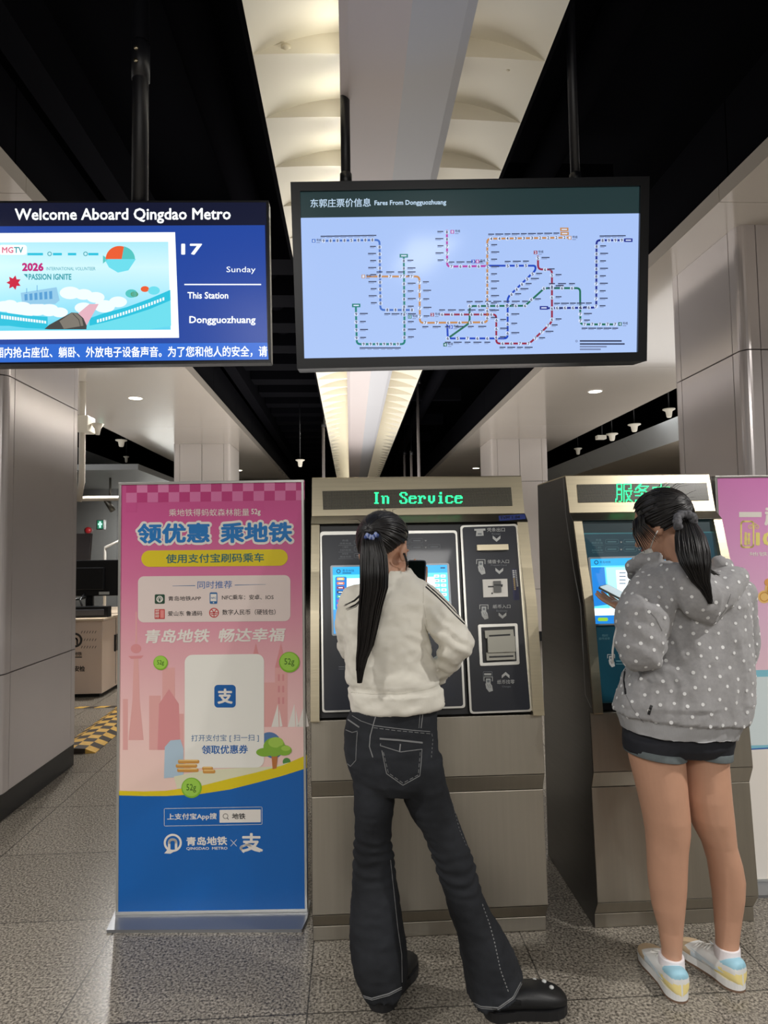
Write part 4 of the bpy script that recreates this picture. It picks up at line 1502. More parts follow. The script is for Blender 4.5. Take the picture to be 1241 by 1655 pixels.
art.face([qp.w(.010, .024, .0006), qp.w(W2 - .010, .024, .0006), qp.w(W2 - .010, .93, .0006), qp.w(.010, .93, .0006)], SKYB)
art.face([qp.w(.05, .60, .0010), qp.w(W2 - .05, .60, .0010), qp.w(W2 - .05, .90, .0010), qp.w(.05, .90, .0010)], mat('poster_pale_card', (214, 226, 228), .42))
art.face([qp.w(.010, .024, .0012), qp.w(W2 - .010, .024, .0012), qp.w(W2 - .010, .590, .0012), qp.w(.010, .582, .0012)], PW)
art.face([qp.w(.010, .578, .0014), qp.w(W2 - .010, .600, .0014), qp.w(W2 - .010, .612, .0014), qp.w(.010, .582, .0014)], mat('poster_stripe_blue', (44, 92, 170), .42))
qp.rect(art, 124, 155, 208, 174, PW, .0008)
qp.text(art, '起', 218, 130, 300, 206, PW, .0008, .04)
YEL = mat('poster_cream_yellow', (236, 222, 132), .42)
qp.line(art, qp.rr(132, 190, 178, 286, 10), 6, YEL, .0008, True)
qp.text(art, '最高', 143, 228, 166, 280, YEL, .0008, .03)
for cx in (166, 190):
    qp.ring(art, cx, 210, 6, 8, YEL, .0010, n=16)
qp.line(art, [(166, 210), (176, 196), (186, 198), (190, 210)], 2, YEL, .0010)
qp.text(art, '10元', 186, 226, 330, 284, YEL, .0008, .05)
qp.text(art, '地铁 | 公交', 162, 303, 330, 321, PW, .0008, .01)
for cx, cy, r in ((218, 470, 24), (250, 440, 30)):
    qp.disc(art, cx, cy, r, GOLD2, .0008)
    qp.ring(art, cx, cy, r * .6, r * .75, GOLD, .0010)
qp.disc(art, 232, 416, 14, mat('coin_orange', (224, 160, 96), .42), .0012)
qp.disc(art, 172, 700, 18, mat('poster_peach', (232, 188, 170), .42), .0012)
art.build('poster_sheet', st)
m = MB()
m.tube([(1.72, 2.68, .008), (1.80, 2.62, .008), (1.92, 2.60, .008), (2.2, 2.64, .008), (2.6, 2.66, .008)], .006, BLACK, 8)
tag(m.build('power_cable', origin=(1.72, 2.68, 0)), 'thin black power cable on the floor before the right poster', 'cable')

# ================================================================== SECURITY CHECK CORNER (far left)
DESKW = mat('desk_laminate', (214, 194, 178), .4)
dx1, dy0 = -2.60, 6.98
dk = thing('security_desk', 'pale security check desk with metro emblem, beyond the near left column', 'desk', (-3.1, 7.7, 0))
m = MB()
m.box(-3.70, dx1, dy0, 8.4, .04, .79, DESKW)
m.box(-3.66, dx1 - .04, dy0 + .04, 8.36, 0, .04, BLACK)
m.build('body', dk, bevel=.004)
m = MB()
m.box(-3.73, dx1 + .02, dy0 - .02, 8.42, .79, .815, mat('desk_top', (208, 190, 168), .4))
m.build('desk_top', dk, bevel=.004)
dp = Pane((dx1, dy0 - .001, 0), (1, 0, 0), (0, 0, 1), 110, 760, 338 / 100)
m = MB()
DI = mat('desk_print', (58, 54, 52), .5)
dp.ring(m, 38, 928, 28, 40, DI, .001)
dp.line(m, rcurve([(24, 950), (24, 918), (50, 918), (50, 950)], 16, 6), 9, DI, .0014)
for y in (884, 926, 966):
    for i in range(6):
        x = 72 + i * 15
        dp.line(m, [(x, y + 6), (x + 6, y - 6)], 3, DI, .001)
dp.text(m, '青岛地铁', -10, 992, 76, 1014, DI, .001, .01)
dp.rect(m, -2, 1018, 76, 1024, DI, .001)
dp.text(m, '安检', 34, 1068, 92, 1100, DI, .001, .03)
m.build('desk_lettering', dk)
for i, y in enumerate((7.33, 7.41)):
    m = MB()
    m.box(dx1 - .001, dx1 + .018, y - .012, y + .012, .42, .60, BLACK)
    m.build('handle', dk, bevel=.003)
m = MB()
m.box(dx1 - .001, dx1 + .002, 7.365, 7.375, .06, .78, DI)
m.build('door_gap', dk)

mo = thing('monitor', 'black computer monitor seen from behind on the security desk', 'monitor', (-2.78, 7.28, .815))
m = MB()
m.box(-3.22, -2.50, 7.25, 7.29, 1.03, 1.42, BLACK)
m.box(-3.05, -2.68, 7.21, 7.26, 1.10, 1.34, BLACK)
m.build('housing', mo, bevel=.008)
m = MB()
m.box(-2.90, -2.82, 7.29, 7.33, .83, 1.2, BLACK)
m.box(-3.0, -2.72, 7.20, 7.40, .815, .83, BLACK)
m.build('stand', mo, bevel=.004)
for x in (-3.18, -2.74):
    m = MB()
    m.box(x, x + .11, 7.247, 7.25, 1.045, 1.075, PALE)
    m.build('paper_label', mo)
m = MB()
m.box(-3.0, -2.58, 7.08, 7.18, .815, .93, BLACK)
m.box(-2.96, -2.62, 7.07, 7.08, .84, .90, mat('grey_plastic', (70, 70, 74), .5))
tag(m.build('control_box', origin=(-2.8, 7.1, .815), bevel=.006), 'low black control box on the desk before the monitor', 'control box')
m = MB()
m.tube([(-3.14, 7.0, .825), (-3.1, 7.06, .95), (-2.98, 7.15, 1.0), (-2.86, 7.22, 1.02)], .013, BLACK, 8)
m.tube([(-2.86, 7.1, .94), (-2.90, 7.15, 1.0), (-2.88, 7.22, 1.06)], .010, BLACK, 8)
tag(m.build('desk_cable', origin=(-3.14, 7.0, .82)), 'black cables looped between control box and monitor on the desk', 'cable')
m = MB()
m.tube([(-2.92, 7.9, .815), (-2.92, 7.9, 1.52), (-2.92, 7.9, 1.56), (-2.62, 7.8, 1.68)], .016, WHITE, 10)
m.lathe([(.05, 0), (.05, .012), (0, .012)], (-2.92, 7.9, .815), WHITE, 16)
tag(m.build('lamp_arm', origin=(-2.92, 7.9, .815)), 'white bent lamp arm rising behind the monitor', 'lamp')
# metal rack behind the desk
rk = thing('wire_rack', 'grey wire rack with papers, beside the monitor at the back', 'rack', (-2.55, 8.75, 0))
m = MB()
for x in (-2.95, -2.45):
    for y in (8.6, 8.9):
        m.tube([(x, y, 0), (x, y, 1.5)], .012, STEEL_DARK, 8)
m.build('post', rk)
for z in (.5, .9, 1.2, 1.45):
    m = MB()
    m.tube([(-2.95, 8.6, z), (-2.45, 8.6, z), (-2.45, 8.9, z), (-2.95, 8.9, z), (-2.95, 8.6, z)], .008, STEEL_DARK, 6)
    m.box(-2.95, -2.45, 8.6, 8.9, z - .004, z, STEEL_DARK)
    m.build('shelf', rk)
# wall screen, alarm, exit sign, spotlight
ws = thing('wall_screen', 'dark tilted screen on a bracket by the steel wall', 'screen', (-4.3, 9.6, 1.6))
m = MB()
a, b_, c_, d_ = P(120, 863, 9.0), P(147, 862, 9.0), P(143, 913, 8.9), P(119, 913, 8.9)
a.x -= .5; d_.x -= .5
off = Vector((0, .06, 0))
m.prism([a, b_, c_, d_], [p + off for p in (a, b_, c_, d_)], mat('dark_red_screen', (26, 17, 17), .25))
m.build('panel', ws, bevel=.006)
m = MB()
m.tube([(a + c_) / 2 + Vector((0, .05, 0)), (a + c_) / 2 + Vector((0, .3, .05)), (((a + c_) / 2).x, ((a + c_) / 2).y + .3, 0)], .03, BLACK, 10)
m.build('bracket', ws)
p = P(163, 848, 14.47)
m = MB()
m.box(p.x - .07, p.x + .07, 14.43, 14.498, p.z - .10, p.z + .10, BLACK)
m.box(p.x - .06, p.x + .06, 14.425, 14.43, p.z - .09, p.z + .09, glow('exit_green', (30, 120, 90), 1.0))
m.box(p.x - .02, p.x + .02, 14.421, 14.425, p.z - .07, p.z + .07, glow('exit_pale', (190, 255, 225), 1.2))
m.box(p.x - .045, p.x + .045, 14.421, 14.425, p.z - .01, p.z + .03, MATS['exit_pale'])
tag(m.build('exit_sign', origin=p), 'small glowing green exit sign on the steel wall', 'sign')
p = P(142, 857, 14.45)
m = MB()
m.lathe([(.07, 0), (.07, .04), (.03, .06), (0, .06)], (p.x, 14.49, p.z), mat('alarm_red', (150, 30, 36), .4), 20, Vector((0, -1, 0)))
tag(m.build('alarm_bell', origin=p), 'small red alarm on the steel wall left of the exit sign', 'alarm')
p = P(178, 818, 12.4)
sp = thing('spotlight', 'small spotlight hung on a pole, lighting the steel wall', 'spotlight', p)
m = MB()
m.tube([p + Vector((0, 0, .08)), (p.x, p.y, 2.91)], .022, STEEL_DARK, 10)
m.build('pole', sp)
m = MB()
dirv = Vector((.35, .5, -.8)).normalized()
m.lathe([(.0, -.14), (.05, -.14), (.06, .10), (.045, .10), (.0, .08)], p, STEEL_DARK, 18, dirv)
m.build('lamp_head', sp)
m = MB()
m.lathe([(.044, .101), (.0, .102)], p, LAMP_ON, 16, dirv)
m.build('lens', sp)
l = area('spot_lamp', (p.x + .06, p.y + .1, p.z - .12), .09, 60.0, (math.radians(60), 0, math.radians(-8)), (1, .98, .9), spread=120)
p0, p1 = P(128, 806, 7.4), P(203, 803, 7.4)
m = MB()
m.tube([(-6.5, 7.4, p0.z), (p1.x + .8, 7.4, p0.z)], .028, mat('pipe_paint', (200, 193, 180), .5), 12)
for x in (-5.0, -3.9):
    m.tube([(x, 7.4, p0.z), (x, 7.4, 4.42)], .012, BLACK, 8)
tag(m.build('service_pipe', origin=(-3.5, 7.4, p0.z)), 'thin pale pipe running level above the security desk', 'pipe')
# yellow and black cable ramp on the floor
a, b_, c_, d_ = G(130, 1229), G(192, 1171), G(192, 1152), G(108, 1209)
ax = (Vector((b_.x, b_.y, 0)) - Vector((a.x, a.y, 0)))
ax = (ax + (Vector((c_.x, c_.y, 0)) - Vector((d_.x, d_.y, 0)))).normalized()
nx = Vector((ax.y, -ax.x, 0))
mid = (a + d_) / 2
mid.z = 0
YB_Y, YB_K = mat('ramp_yellow', (200, 158, 70), .55, noise_amt=.15, noise_scale=30), mat('ramp_black', (44, 34, 26), .6)
rp = thing('cable_ramp', 'yellow and black checked cable ramp on the floor beyond the left column', 'cable ramp', mid + ax * 1.0)
for seg in range(3):
    m = MB()
    for i in range(10):
        for j, (w0, w1, h0, h1) in enumerate(((-.16, -.085, .004, .035), (-.085, 0, .035, .042), (0, .085, .042, .035), (.085, .16, .035, .004))):
            s0, s1 = seg * .9 + i * .09, seg * .9 + i * .09 + (.09 if i < 9 else .086)
            q = [mid + ax * s + nx * w_ + Vector((0, 0, h_)) for s, w_, h_ in ((s0, w0, h0), (s1, w0, h0), (s1, w1, h1), (s0, w1, h1))]
            m.prism([Vector((v.x, v.y, .0)) for v in q], q, YB_Y if (i + j) % 2 else YB_K)
    m.build('ramp_segment', rp)
m = MB()
a, b_ = G(116, 1145), G(200, 1141)
for i in range(16):
    u0, u1 = i / 16, (i + 1) / 16
    x0, x1 = -3.2 + 1.6 * u0, -3.2 + 1.6 * u1
    y0 = 6.55
    m.prism([(x0, y0 - .03, 0), (x1, y0 - .03, 0), (x1 + .04, y0 + .03, 0), (x0 + .04, y0 + .03, 0)],
            [(x0, y0 - .03, .003), (x1, y0 - .03, .003), (x1 + .04, y0 + .03, .003), (x0 + .04, y0 + .03, .003)], YB_Y if i % 2 else YB_K)
tag(m.build('floor_tape', origin=(-2.4, 6.55, 0)), 'flat yellow and black tape strip on the floor before the security desk', 'tape')

# ================================================================== PEOPLE
SKIN = mat('skin', (196, 150, 124), .5, noise_amt=.05, noise_scale=14)
LIPS = mat('lips', (170, 96, 88), .4)
HAIR = mat('black_hair', (17, 14, 14), .38, spec=.5, noise_amt=.3, noise_scale=60)
EYEW, EYED = mat('eye_white', (232, 228, 222), .2), mat('eye_dark', (28, 18, 14), .15)


def fused(mb, voxel, smooth=6, factor=.5):
    """one continuous skin around overlapping closed shapes"""
    o = bpy.data.objects.new('work', mb.mesh('work'))
    COL.objects.link(o)
    r = o.modifiers.new('r', 'REMESH')
    r.mode = 'VOXEL'
    r.voxel_size = voxel
    s = o.modifiers.new('s', 'SMOOTH')
    s.iterations = smooth
    s.factor = factor
    dg = bpy.context.evaluated_depsgraph_get()
    me = bpy.data.meshes.new_from_object(o.evaluated_get(dg))
    bpy.data.objects.remove(o)
    return me


def finish(me, name, parent, mats, origin, disp=None, pick=None):
    if disp:
        ns = [v.normal.copy() for v in me.vertices]
        for v, n in zip(me.vertices, ns):
            v.co = disp(v.co.copy(), n)
    me.materials.clear()
    for m in mats:
        me.materials.append(m)
    for p in me.polygons:
        p.use_smooth = True
        p.material_index = pick(p.center, p.normal) if pick else 0
    vs = [v.co.copy() for v in me.vertices]
    fs = [list(p.vertices) for p in me.polygons]
    bvh = BVHTree.FromPolygons(vs, fs)
    o_ = Vector(origin)
    for v in me.vertices:
        v.co -= o_
    me.update()
    me.name = name
    o = bpy.data.objects.new(name, me)
    COL.objects.link(o)
    if parent:
        o.parent = parent
    else:
        o.location = o_
    o['_o'] = list(o_)
    return o, bvh


def ring(xl, yl, xr, yr, Y, ry, n=32, e=2.0):
    a, b = P(xl, yl, Y), P(xr, yr, Y)
    c, u = (a + b) / 2, (b - a)
    rx = u.length / 2
    u.normalize()
    out = []
    for i in range(n):
        t = 2 * math.pi * i / n
        ct, st = math.cos(t), math.sin(t)
        out.append(c + u * rx * math.copysign(abs(ct) ** (2 / e), ct) + Vector((0, 1, 0)) * ry * math.copysign(abs(st) ** (2 / e), st))
    return out


def stack(mb, rows, shrink=0.0, e=2.0):
    """rows: (x left, x right, y, depth, half thickness[, y right]) read off the photograph, top to bottom"""
    rings = []
    for r in rows:
        xl, xr, y, Y, ry = r[:5]
        yr = r[5] if len(r) > 5 else y
        q = shrink * 1050 / Y
        rings.append(ring(xl + q, y, xr - q, yr, Y, ry - shrink, e=e))
    mb.loft(rings[::-1], SKIN)


def hit(bvh, px, py):
    loc, nor, idx, dist = bvh.ray_cast(EYE, ray(px, py).normalized())
    return (loc, nor) if loc else None


def seam(mb, bvh, pts, wd, m, h=.0015, step=5.0, dash=None):
    """a sewn line or stripe lying on a garment"""
    dens = []
    for (x0, y0), (x1, y1) in zip(pts, pts[1:]):
        k = max(1, int(math.hypot(x1 - x0, y1 - y0) / step))
        dens += [(x0 + (x1 - x0) * i / k, y0 + (y1 - y0) * i / k) for i in range(k)]
    dens.append(pts[-1])
    hs = [hit(bvh, *q) for q in dens]
    for i in range(len(hs) - 1):
        if dash and i % dash == dash - 1:
            continue
        a, b = hs[i], hs[i + 1]
        if not a or not b or (a[0] - b[0]).length > .05:
            continue
        t = (b[0] - a[0]).normalized()
        na, nb = a[1], b[1]
        wa, wb = t.cross(na).normalized() * wd / 2, t.cross(nb).normalized() * wd / 2
        q = [a[0] + wa + na * h, a[0] - wa + na * h, b[0] - wb + nb * h, b[0] + wb + nb * h]
        r = [p - n_ * (h + .001) for p, n_ in zip(q, (na, na, nb, nb))]
        mb.prism(r, q, m)


def finger(mb, base, d, nrm, L, r, curl):
    """three bent phalanges"""
    pts, p, v = [Vector(base)], Vector(base), Vector(d).normalized()
    ax = v.cross(Vector(nrm)).normalized()
    for k, f_ in enumerate((.45, .30, .25)):
        v = Matrix.Rotation(curl[k], 3, ax) @ v
        p = p + v * L * f_
        pts.append(p.copy())
    mb.tube(pts, [r, r * .96, r * .88, r * .72], SKIN, 10, rounded=True)


def hand(mb, wrist, fwd, palm_n, side, curl=(.5, .7, .5), thumb_curl=(.2, .3, .2)):
    """wrist point, direction of the fingers, direction the palm faces, side = +1 when the thumb lies to fwd x palm"""
    f_ = Vector(fwd).normalized()
    n = Vector(palm_n)
    n = (n - f_ * n.dot(f_)).normalized()
    s = f_.cross(n) * side
    w = Vector(wrist)
    rings = []
    for t, rx, rz in ((-.03, .024, .019), (0, .026, .018), (.03, .034, .017), (.065, .040, .015), (.088, .039, .012)):
        rings.append([w + f_ * t + s * rx * math.cos(a) + n * rz * math.sin(a) for a in [2 * math.pi * i / 16 for i in range(16)]])
    mb.loft(rings, SKIN)
    for i, (o, L, r) in enumerate(((.030, .070, .0085), (.010, .079, .0088), (-.0105, .073, .0085), (-.030, .057, .0076))):
        finger(mb, w + f_ * (.084 - .006 * (i == 3)) + s * o, f_ + s * (o * 2.6), n, L, r, curl)
    finger(mb, w + f_ * .022 + s * .028 + n * .004, f_ * .55 + s * .75 + n * .35, n, .064, .0098, thumb_curl)


def head_shapes(mb, M, ear=0.0):
    B = lambda c, r, n=20, k=14: mb.ball(c, r, SKIN, M, n, k)
    B((0, -.014, .036), (.073, .094, .086), 28, 20)
    B((0, .030, -.018), (.060, .062, .088), 24, 16)
    B((0, .036, -.072), (.042, .050, .036))
    B((0, .070, -.098), (.018, .018, .014))
    B((0, .094, -.004), (.008, .014, .030))
    B((0, .102, -.026), (.0135, .014, .011))
    for s in (-1, 1):
        B((s * .009, .098, -.029), (.007, .009, .007))
        B((s * .034, .066, -.026), (.024, .024, .024))
        B((s * .030, .078, .026), (.024, .010, .007))
        B((s * .031, .078, .008), (.0135, .012, .009))
        B((s * (.078 - ear), -.012, -.004), (.010, .019, .031))
        B((s * (.084 - ear), -.016, .010), (.006, .012, .016))
        B((s * .011, .088, -.053), (.014, .009, .0055))
    B((0, .087, -.061), (.019, .009, .006))
    mb.tube([M @ Vector((0, -.012, -.03)), M @ Vector((0, -.022, -.11)), M @ Vector((0, -.035, -.16))], [.052, .050, .054], SKIN, 20)


def eyes(parent, M):
    for s in (-1, 1):
        m = MB()
        m.ball((s * .031, .0775, .006), (.0112, .0112, .0068), EYEW, M, 14, 10)
        e = m.build('eye', parent)
        m = MB()
        m.ball((s * .031, .0845, .006), (.0056, .0050, .0056), EYED, M, 12, 8)
        m.build('iris', e)
        m = MB()
        m.tube([M @ Vector((s * .014, .089, .026)), M @ Vector((s * .030, .0905, .031)), M @ Vector((s * .047, .079, .027))], [.0022, .0028, .0015], HAIR, 6)
        m.build('eyebrow', parent)


HC, HR = Vector((0, -.015, .036)), Vector((.082, .104, .097))


def hair_mesh(M, root, low, rnd, flyaway=20, side=(22, 2)):
    """swept back hair: a cap with combed strands running to the tie at root (local)"""
    mb = MB()

    def elmin(a):
        t = [(0, 40), (40, 34), (62, side[0]), (78, side[1]), (95, low), (120, -34), (150, -46), (180, -50)]
        for (a0, e0), (a1, e1) in zip(t, t[1:]):
            if a <= a1:
                return e0 + (e1 - e0) * (a - a0) / (a1 - a0)
        return -50

    def mask(d):
        a = abs(math.degrees(math.atan2(d.x, d.y)))
        e = math.degrees(math.asin(max(-1, min(1, d.z))))
        return max(0, min(1, (e - elmin(a) + 4) / 9))

    def on(d, k=1.0):
        return HC + Vector((d.x * HR.x, d.y * HR.y, d.z * HR.z)) * k
    n, kk = 56, 36
    rings = []
    for i in range(1, kk):
        el = math.pi * i / kk - math.pi / 2
        r = []
        for j in range(n):
            az = 2 * math.pi * j / n
            d = Vector((math.cos(el) * math.sin(az), math.cos(el) * math.cos(az), math.sin(el)))
            r.append(M @ on(d, .80 + .20 * mask(d)))
        rings.append(r)
    mb.loft(rings, HAIR)
    rd = Vector(((root.x - HC.x) / HR.x, (root.y - HC.y) / HR.y, (root.z - HC.z) / HR.z)).normalized()
    cnt = 0
    while cnt < 330:
        d = Vector((rnd.gauss(0, 1), rnd.gauss(0, 1), rnd.gauss(0, 1))).normalized()
        if mask(d) < .35 or d.dot(rd) > .93:
            continue
        cnt += 1
        pts = []
        for i in range(11):
            t = i / 10
            q = (d * (1 - t) + rd * t).normalized()
            pts.append(M @ (on(q, 1.0 + .022 * math.sin(t * math.pi) + rnd.uniform(-.004, .004)) + Vector((0, 0, .001))))
        r0 = rnd.uniform(.0022, .0042)
        mb.tube(pts, [r0 * .4] + [r0] * 9 + [r0 * .8], HAIR, 5)
    for _ in range(flyaway):
        d = Vector((rnd.gauss(0, 1), rnd.gauss(0, .7), abs(rnd.gauss(0, 1)) + .2)).normalized()
        if mask(d) < .9:
            continue
        p = on(d, 1.01)
        mb.tube([M @ p, M @ (p + d * .008 + Vector((rnd.uniform(-.02, .02), -.02, .004))), M @ (p + d * .012 + Vector((rnd.uniform(-.035, .035), -.045, -.006)))], [.0008, .0006, .0003], HAIR, 4)
    return mb


def ponytail(mb, centre, rnd, count, dy=.6):
    """centre: (px left, px right, py, depth) down the tail"""
    cs = []
    for xl, xr, y, Y in centre:
        a, b = P(xl, y, Y), P(xr, y, Y)
        cs.append(((a + b) / 2, (b - a).length / 2))
    rings = []
    for ci, (c, w) in enumerate(cs[:-2]):
        w = w * (1 if ci < len(cs) - 5 else .75)
        rings.append([c + Vector((w * .86 * math.cos(t), w * .86 * dy * math.sin(t), 0)) for t in [2 * math.pi * i / 18 for i in range(18)]])
    mb.loft(rings, HAIR)
    for _ in range(count):
        th, rr = rnd.uniform(0, 2 * math.pi), rnd.uniform(.65, 1.0)
        last = len(cs) - rnd.choice((0, 0, 1, 1, 1, 2, 2, 3))
        wob = [rnd.uniform(-.0025, .0025) for _ in range(4)]
        pts, rs = [], []
        r0 = rnd.uniform(.0018, .0034)
        for i, (c, w) in enumerate(cs[:last]):
            u = i / (last - 1)
            tw = th + .5 * u * wob[0] * 400
            pts.append(c + Vector((w * rr * math.cos(tw), w * rr * dy * math.sin(tw), 0)) + Vector((wob[1], wob[2], 0)) * u * 1.6)
            rs.append(r0 * (1 - .75 * u ** 2))
        sm = []
        for p0, p1, ra, rb in zip(pts, pts[1:], rs, rs[1:]):
            sm += [(p0, ra), ((p0 + p1) / 2, (ra + rb) / 2)]
        sm.append((pts[-1], rs[-1]))
        mb.tube([q[0] for q in sm], [q[1] for q in sm], HAIR, 5)


def folds(scale, amp, seed, dirv=(1, 1, 1)):
    sv = Vector((seed * 3.1, seed * 1.7, seed * 2.3))
    dv = Vector(dirv)

    def f_(v, n):
        q = Vector((v.x * dv.x, v.y * dv.y, v.z * dv.z)) * scale + sv
        a = noise.noise(q)
        b = noise.noise(q * 2.3 + Vector((5, 1, 2)))
        return v + n * amp * (a + .5 * (1 - 2 * abs(b)) * .6)
    return f_


def frame_of(heel, toe):
    """foot frame: origin on the floor at the heel, +y to the toe"""
    d = Vector((toe.x - heel.x, toe.y - heel.y, 0)).normalized()
    return Matrix(((d.y, d.x, 0, heel.x), (-d.x, d.y, 0, heel.y), (0, 0, 1, 0), (0, 0, 0, 1)))


def foot_rings(M, prof, zb, n=24, fine=1):
    rings = []
    if fine > 1:
        out = []
        for k in range(len(prof) - 1):
            p0, p1, p2, p3 = prof[max(k - 1, 0)], prof[k], prof[k + 1], prof[min(k + 2, len(prof) - 1)]
            for q in range(fine):
                t = q / fine
                out.append(tuple(.5 * (2 * b_ + (c_ - a_) * t + (2 * a_ - 5 * b_ + 4 * c_ - d_) * t * t + (3 * b_ - a_ - 3 * c_ + d_) * t ** 3) for a_, b_, c_, d_ in zip(p0, p1, p2, p3)))
        prof = out + [prof[-1]]
    for y, hw, zt in prof:
        r = []
        for i in range(n):
            t = 2 * math.pi * i / n
            c_, s_ = math.cos(t), math.sin(t)
            x = hw * math.copysign(abs(c_) ** .75, c_)
            z = (zb + zt) / 2 + (zt - zb) / 2 * math.copysign(abs(s_) ** .8, s_)
            r.append(M @ Vector((x, y, z)))
        rings.append(r)
    return rings


def sole_outline(L, w, z, M, grow=0):
    pts = []
    prof = [(y, .82 * math.sqrt(max(0, 1 - ((.04 - y) / .048) ** 2)) + .02) for y in (-.008, -.0065, -.003, .002, .009, .018, .028)] + [(.04, .83), (.09, .74), (.14, .84), (.18, .98), (.21, .96), (.235, .78), (.252, .45), (.258, .15)]
    k = L / .255
    for y, f_ in prof:
        pts.append((w * f_ + grow, y * k))
    pts = pts + [(-x, y) for x, y in pts[::-1]]
    return [M @ Vector((x, y, z)) for x, y in pts]


def phone(name_label, group, c, lu, wu, shell, screen):
    lu = Vector(lu).normalized()
    wu = Vector(wu)
    wu = (wu - lu * wu.dot(lu)).normalized()
    n = wu.cross(lu)
    t = thing('phone', name_label, 'phone', c)

    def rrp(L, W, r, h):
        out = []
        for cx, cy, a0 in ((W - r, L - r, 0), (-W + r, L - r, 90), (-W + r, -L + r, 180), (W - r, -L + r, 270)):
            for a in range(0, 91, 15):
                q = math.radians(a0 + a)
                out.append(c + wu * (cx + r * math.cos(q)) + lu * (cy + r * math.sin(q)) + n * h)
        return out
    m = MB()
    m.prism(rrp(.074, .036, .010, -.004), rrp(.074, .036, .010, .0036), shell)
    m.build('case', t, bevel=.001)
    m = MB()
    m.prism(rrp(.070, .0325, .008, .0034), rrp(.070, .0325, .008, .0042), screen)
    m.build('screen', t)
    m = MB()
    for a, b in ((.020, .055), (.020, .035)):
        m.lathe([(.006, 0), (.006, .0025), (.004, .003), (0, .003)], c + wu * a + lu * b - n * .004, BLACK, 14, -n)
    m.build('camera_lens', t)
    return t


def ceye(name, loc):
    pass


# ------------------------------------------------------------------ person in the white jacket
R1 = random.Random(3)
o1 = Vector((.30, 2.17, 0))
yaw, pit = math.radians(-32), math.radians(-14)
hc = P(621, 890, 2.17)
hc.z = 1.485
M1 = Matrix.Translation(hc) @ Matrix.Rotation(yaw, 4, 'Z') @ Matrix.Rotation(pit, 4, 'X')
JL = [(558, 642, 1222, 2.16, .100), (569, 640, 1259, 2.16, .096), (572, 636, 1290, 2.16, .086), (574.5, 633, 1328, 2.17, .074), (574, 632, 1362, 2.18, .067),
      (571, 637, 1397, 2.185, .066), (568, 646, 1450, 2.19, .078), (566, 652, 1501, 2.20, .090), (566, 655, 1536, 2.20, .098), (571, 657, 1570, 2.20, .105), (579, 656, 1594, 2.20, .108, 1588)]
JR = [(634, 714, 1222, 2.15, .105), (641, 720, 1259, 2.145, .098), (656, 730, 1300, 2.14, .088), (682, 746, 1345, 2.13, .076), (704, 765, 1394, 2.125, .069),
      (717, 776, 1440, 2.12, .072), (725, 787, 1466, 2.12, .078), (734, 810, 1501, 2.12, .090), (743, 829, 1536, 2.12, .100), (752, 837, 1574, 2.12, .106, 1560), (758, 843, 1614, 2.12, .108, 1576)]
JP = [(574, 703, 1134, 2.15, .098), (562, 705, 1160, 2.15, .108), (557, 706, 1182, 2.15, .116), (556, 708, 1207, 2.15, .122), (558, 714, 1231, 2.15, .124), (567, 719, 1255, 2.15, .116), (590, 705, 1276, 2.15, .09)]
TT = [(604, 664, 922, 2.15, .055), (592, 676, 935, 2.15, .070), (575, 690, 950, 2.15, .088), (562, 698, 975, 2.15, .104), (556, 687, 1010, 2.15, .114), (556, 691, 1043, 2.15, .116),
      (559, 702, 1074, 2.15, .118), (561, 711, 1100, 2.15, .118), (566, 714, 1122, 2.15, .116), (569, 716, 1136, 2.15, .114, 1130), (572, 715, 1148, 2.15, .110, 1136)]
sh_r, el_r, wr_r = P(672, 964, 2.15), P(740, 1041, 2.08), P(694, 1092, 2.30)
sh_l, el_l = P(578, 972, 2.16), P(570, 1045, 2.24)
ph1, lu1, wu1 = P(672, 936, 2.43), Vector((.10, .35, .93)).normalized(), Vector((.97, -.24, 0))
n1 = wu1.cross(lu1).normalized()
wr_l = ph1 - lu1 * .075 - n1 * .040
b = MB()
head_shapes(b, M1)
stack(b, TT[:9], .024)
stack(b, JP, .014)
for rows in (JL, JR):
    leg = []
    for i, r in enumerate(rows):
        k = (1.0, .95, .92, .9, .88, .80, .62, .50, .44, .42, .42)[i]
        c_ = (r[0] + r[1]) / 2
        w_ = (r[1] - r[0]) / 2 * k
        leg.append((c_ - w_, c_ + w_, (r[2] + r[5]) / 2 if len(r) > 5 else r[2], r[3], r[4] * k))
    stack(b, leg, .012)
b.tube([M1 @ Vector((0, -.022, -.08)), P(634, 925, 2.155), P(634, 960, 2.15)], [.050, .054, .06], SKIN, 20)
b.tube([sh_r, P(692, 979, 2.14), P(713, 998, 2.11), el_r], [.040, .038, .036, .030], SKIN, 14, rounded=True)
b.tube([el_r, P(725, 1069, 2.15), wr_r], [.030, .029, .023], SKIN, 14, rounded=True)
b.tube([sh_l, P(572, 1010, 2.18), el_l], [.040, .036, .030], SKIN, 14, rounded=True)
b.tube([el_l, (el_l + wr_l) / 2, wr_l], [.030, .030, .023], SKIN, 14, rounded=True)
hand(b, wr_l, lu1, n1, -1, (.05, .12, .12), (.3, .35, .3))
hand(b, wr_r, Vector((-.75, .55, .25)), Vector((-.3, -.2, -.9)), 1, (.3, .4, .3))
h1a, t1a = G(610, 1634), G(652, 1572)
h1b, t1b = G(786, 1640), G(905, 1630)
F1, F2 = frame_of(h1a, t1a), frame_of(h1b, t1b)
for F_, ank in ((F1, P(617, 1560, 2.22)), (F2, P(797, 1560, 2.13))):
    b.loft(foot_rings(F_, [(.02, .022, .07), (.05, .03, .085), (.10, .034, .072), (.16, .038, .055), (.21, .036, .046), (.235, .022, .04)], .03), SKIN)
    b.tube([F_ @ Vector((0, .05, .06)), ank], [.034, .036], SKIN, 14)
me = fused(b, .0042, 4)
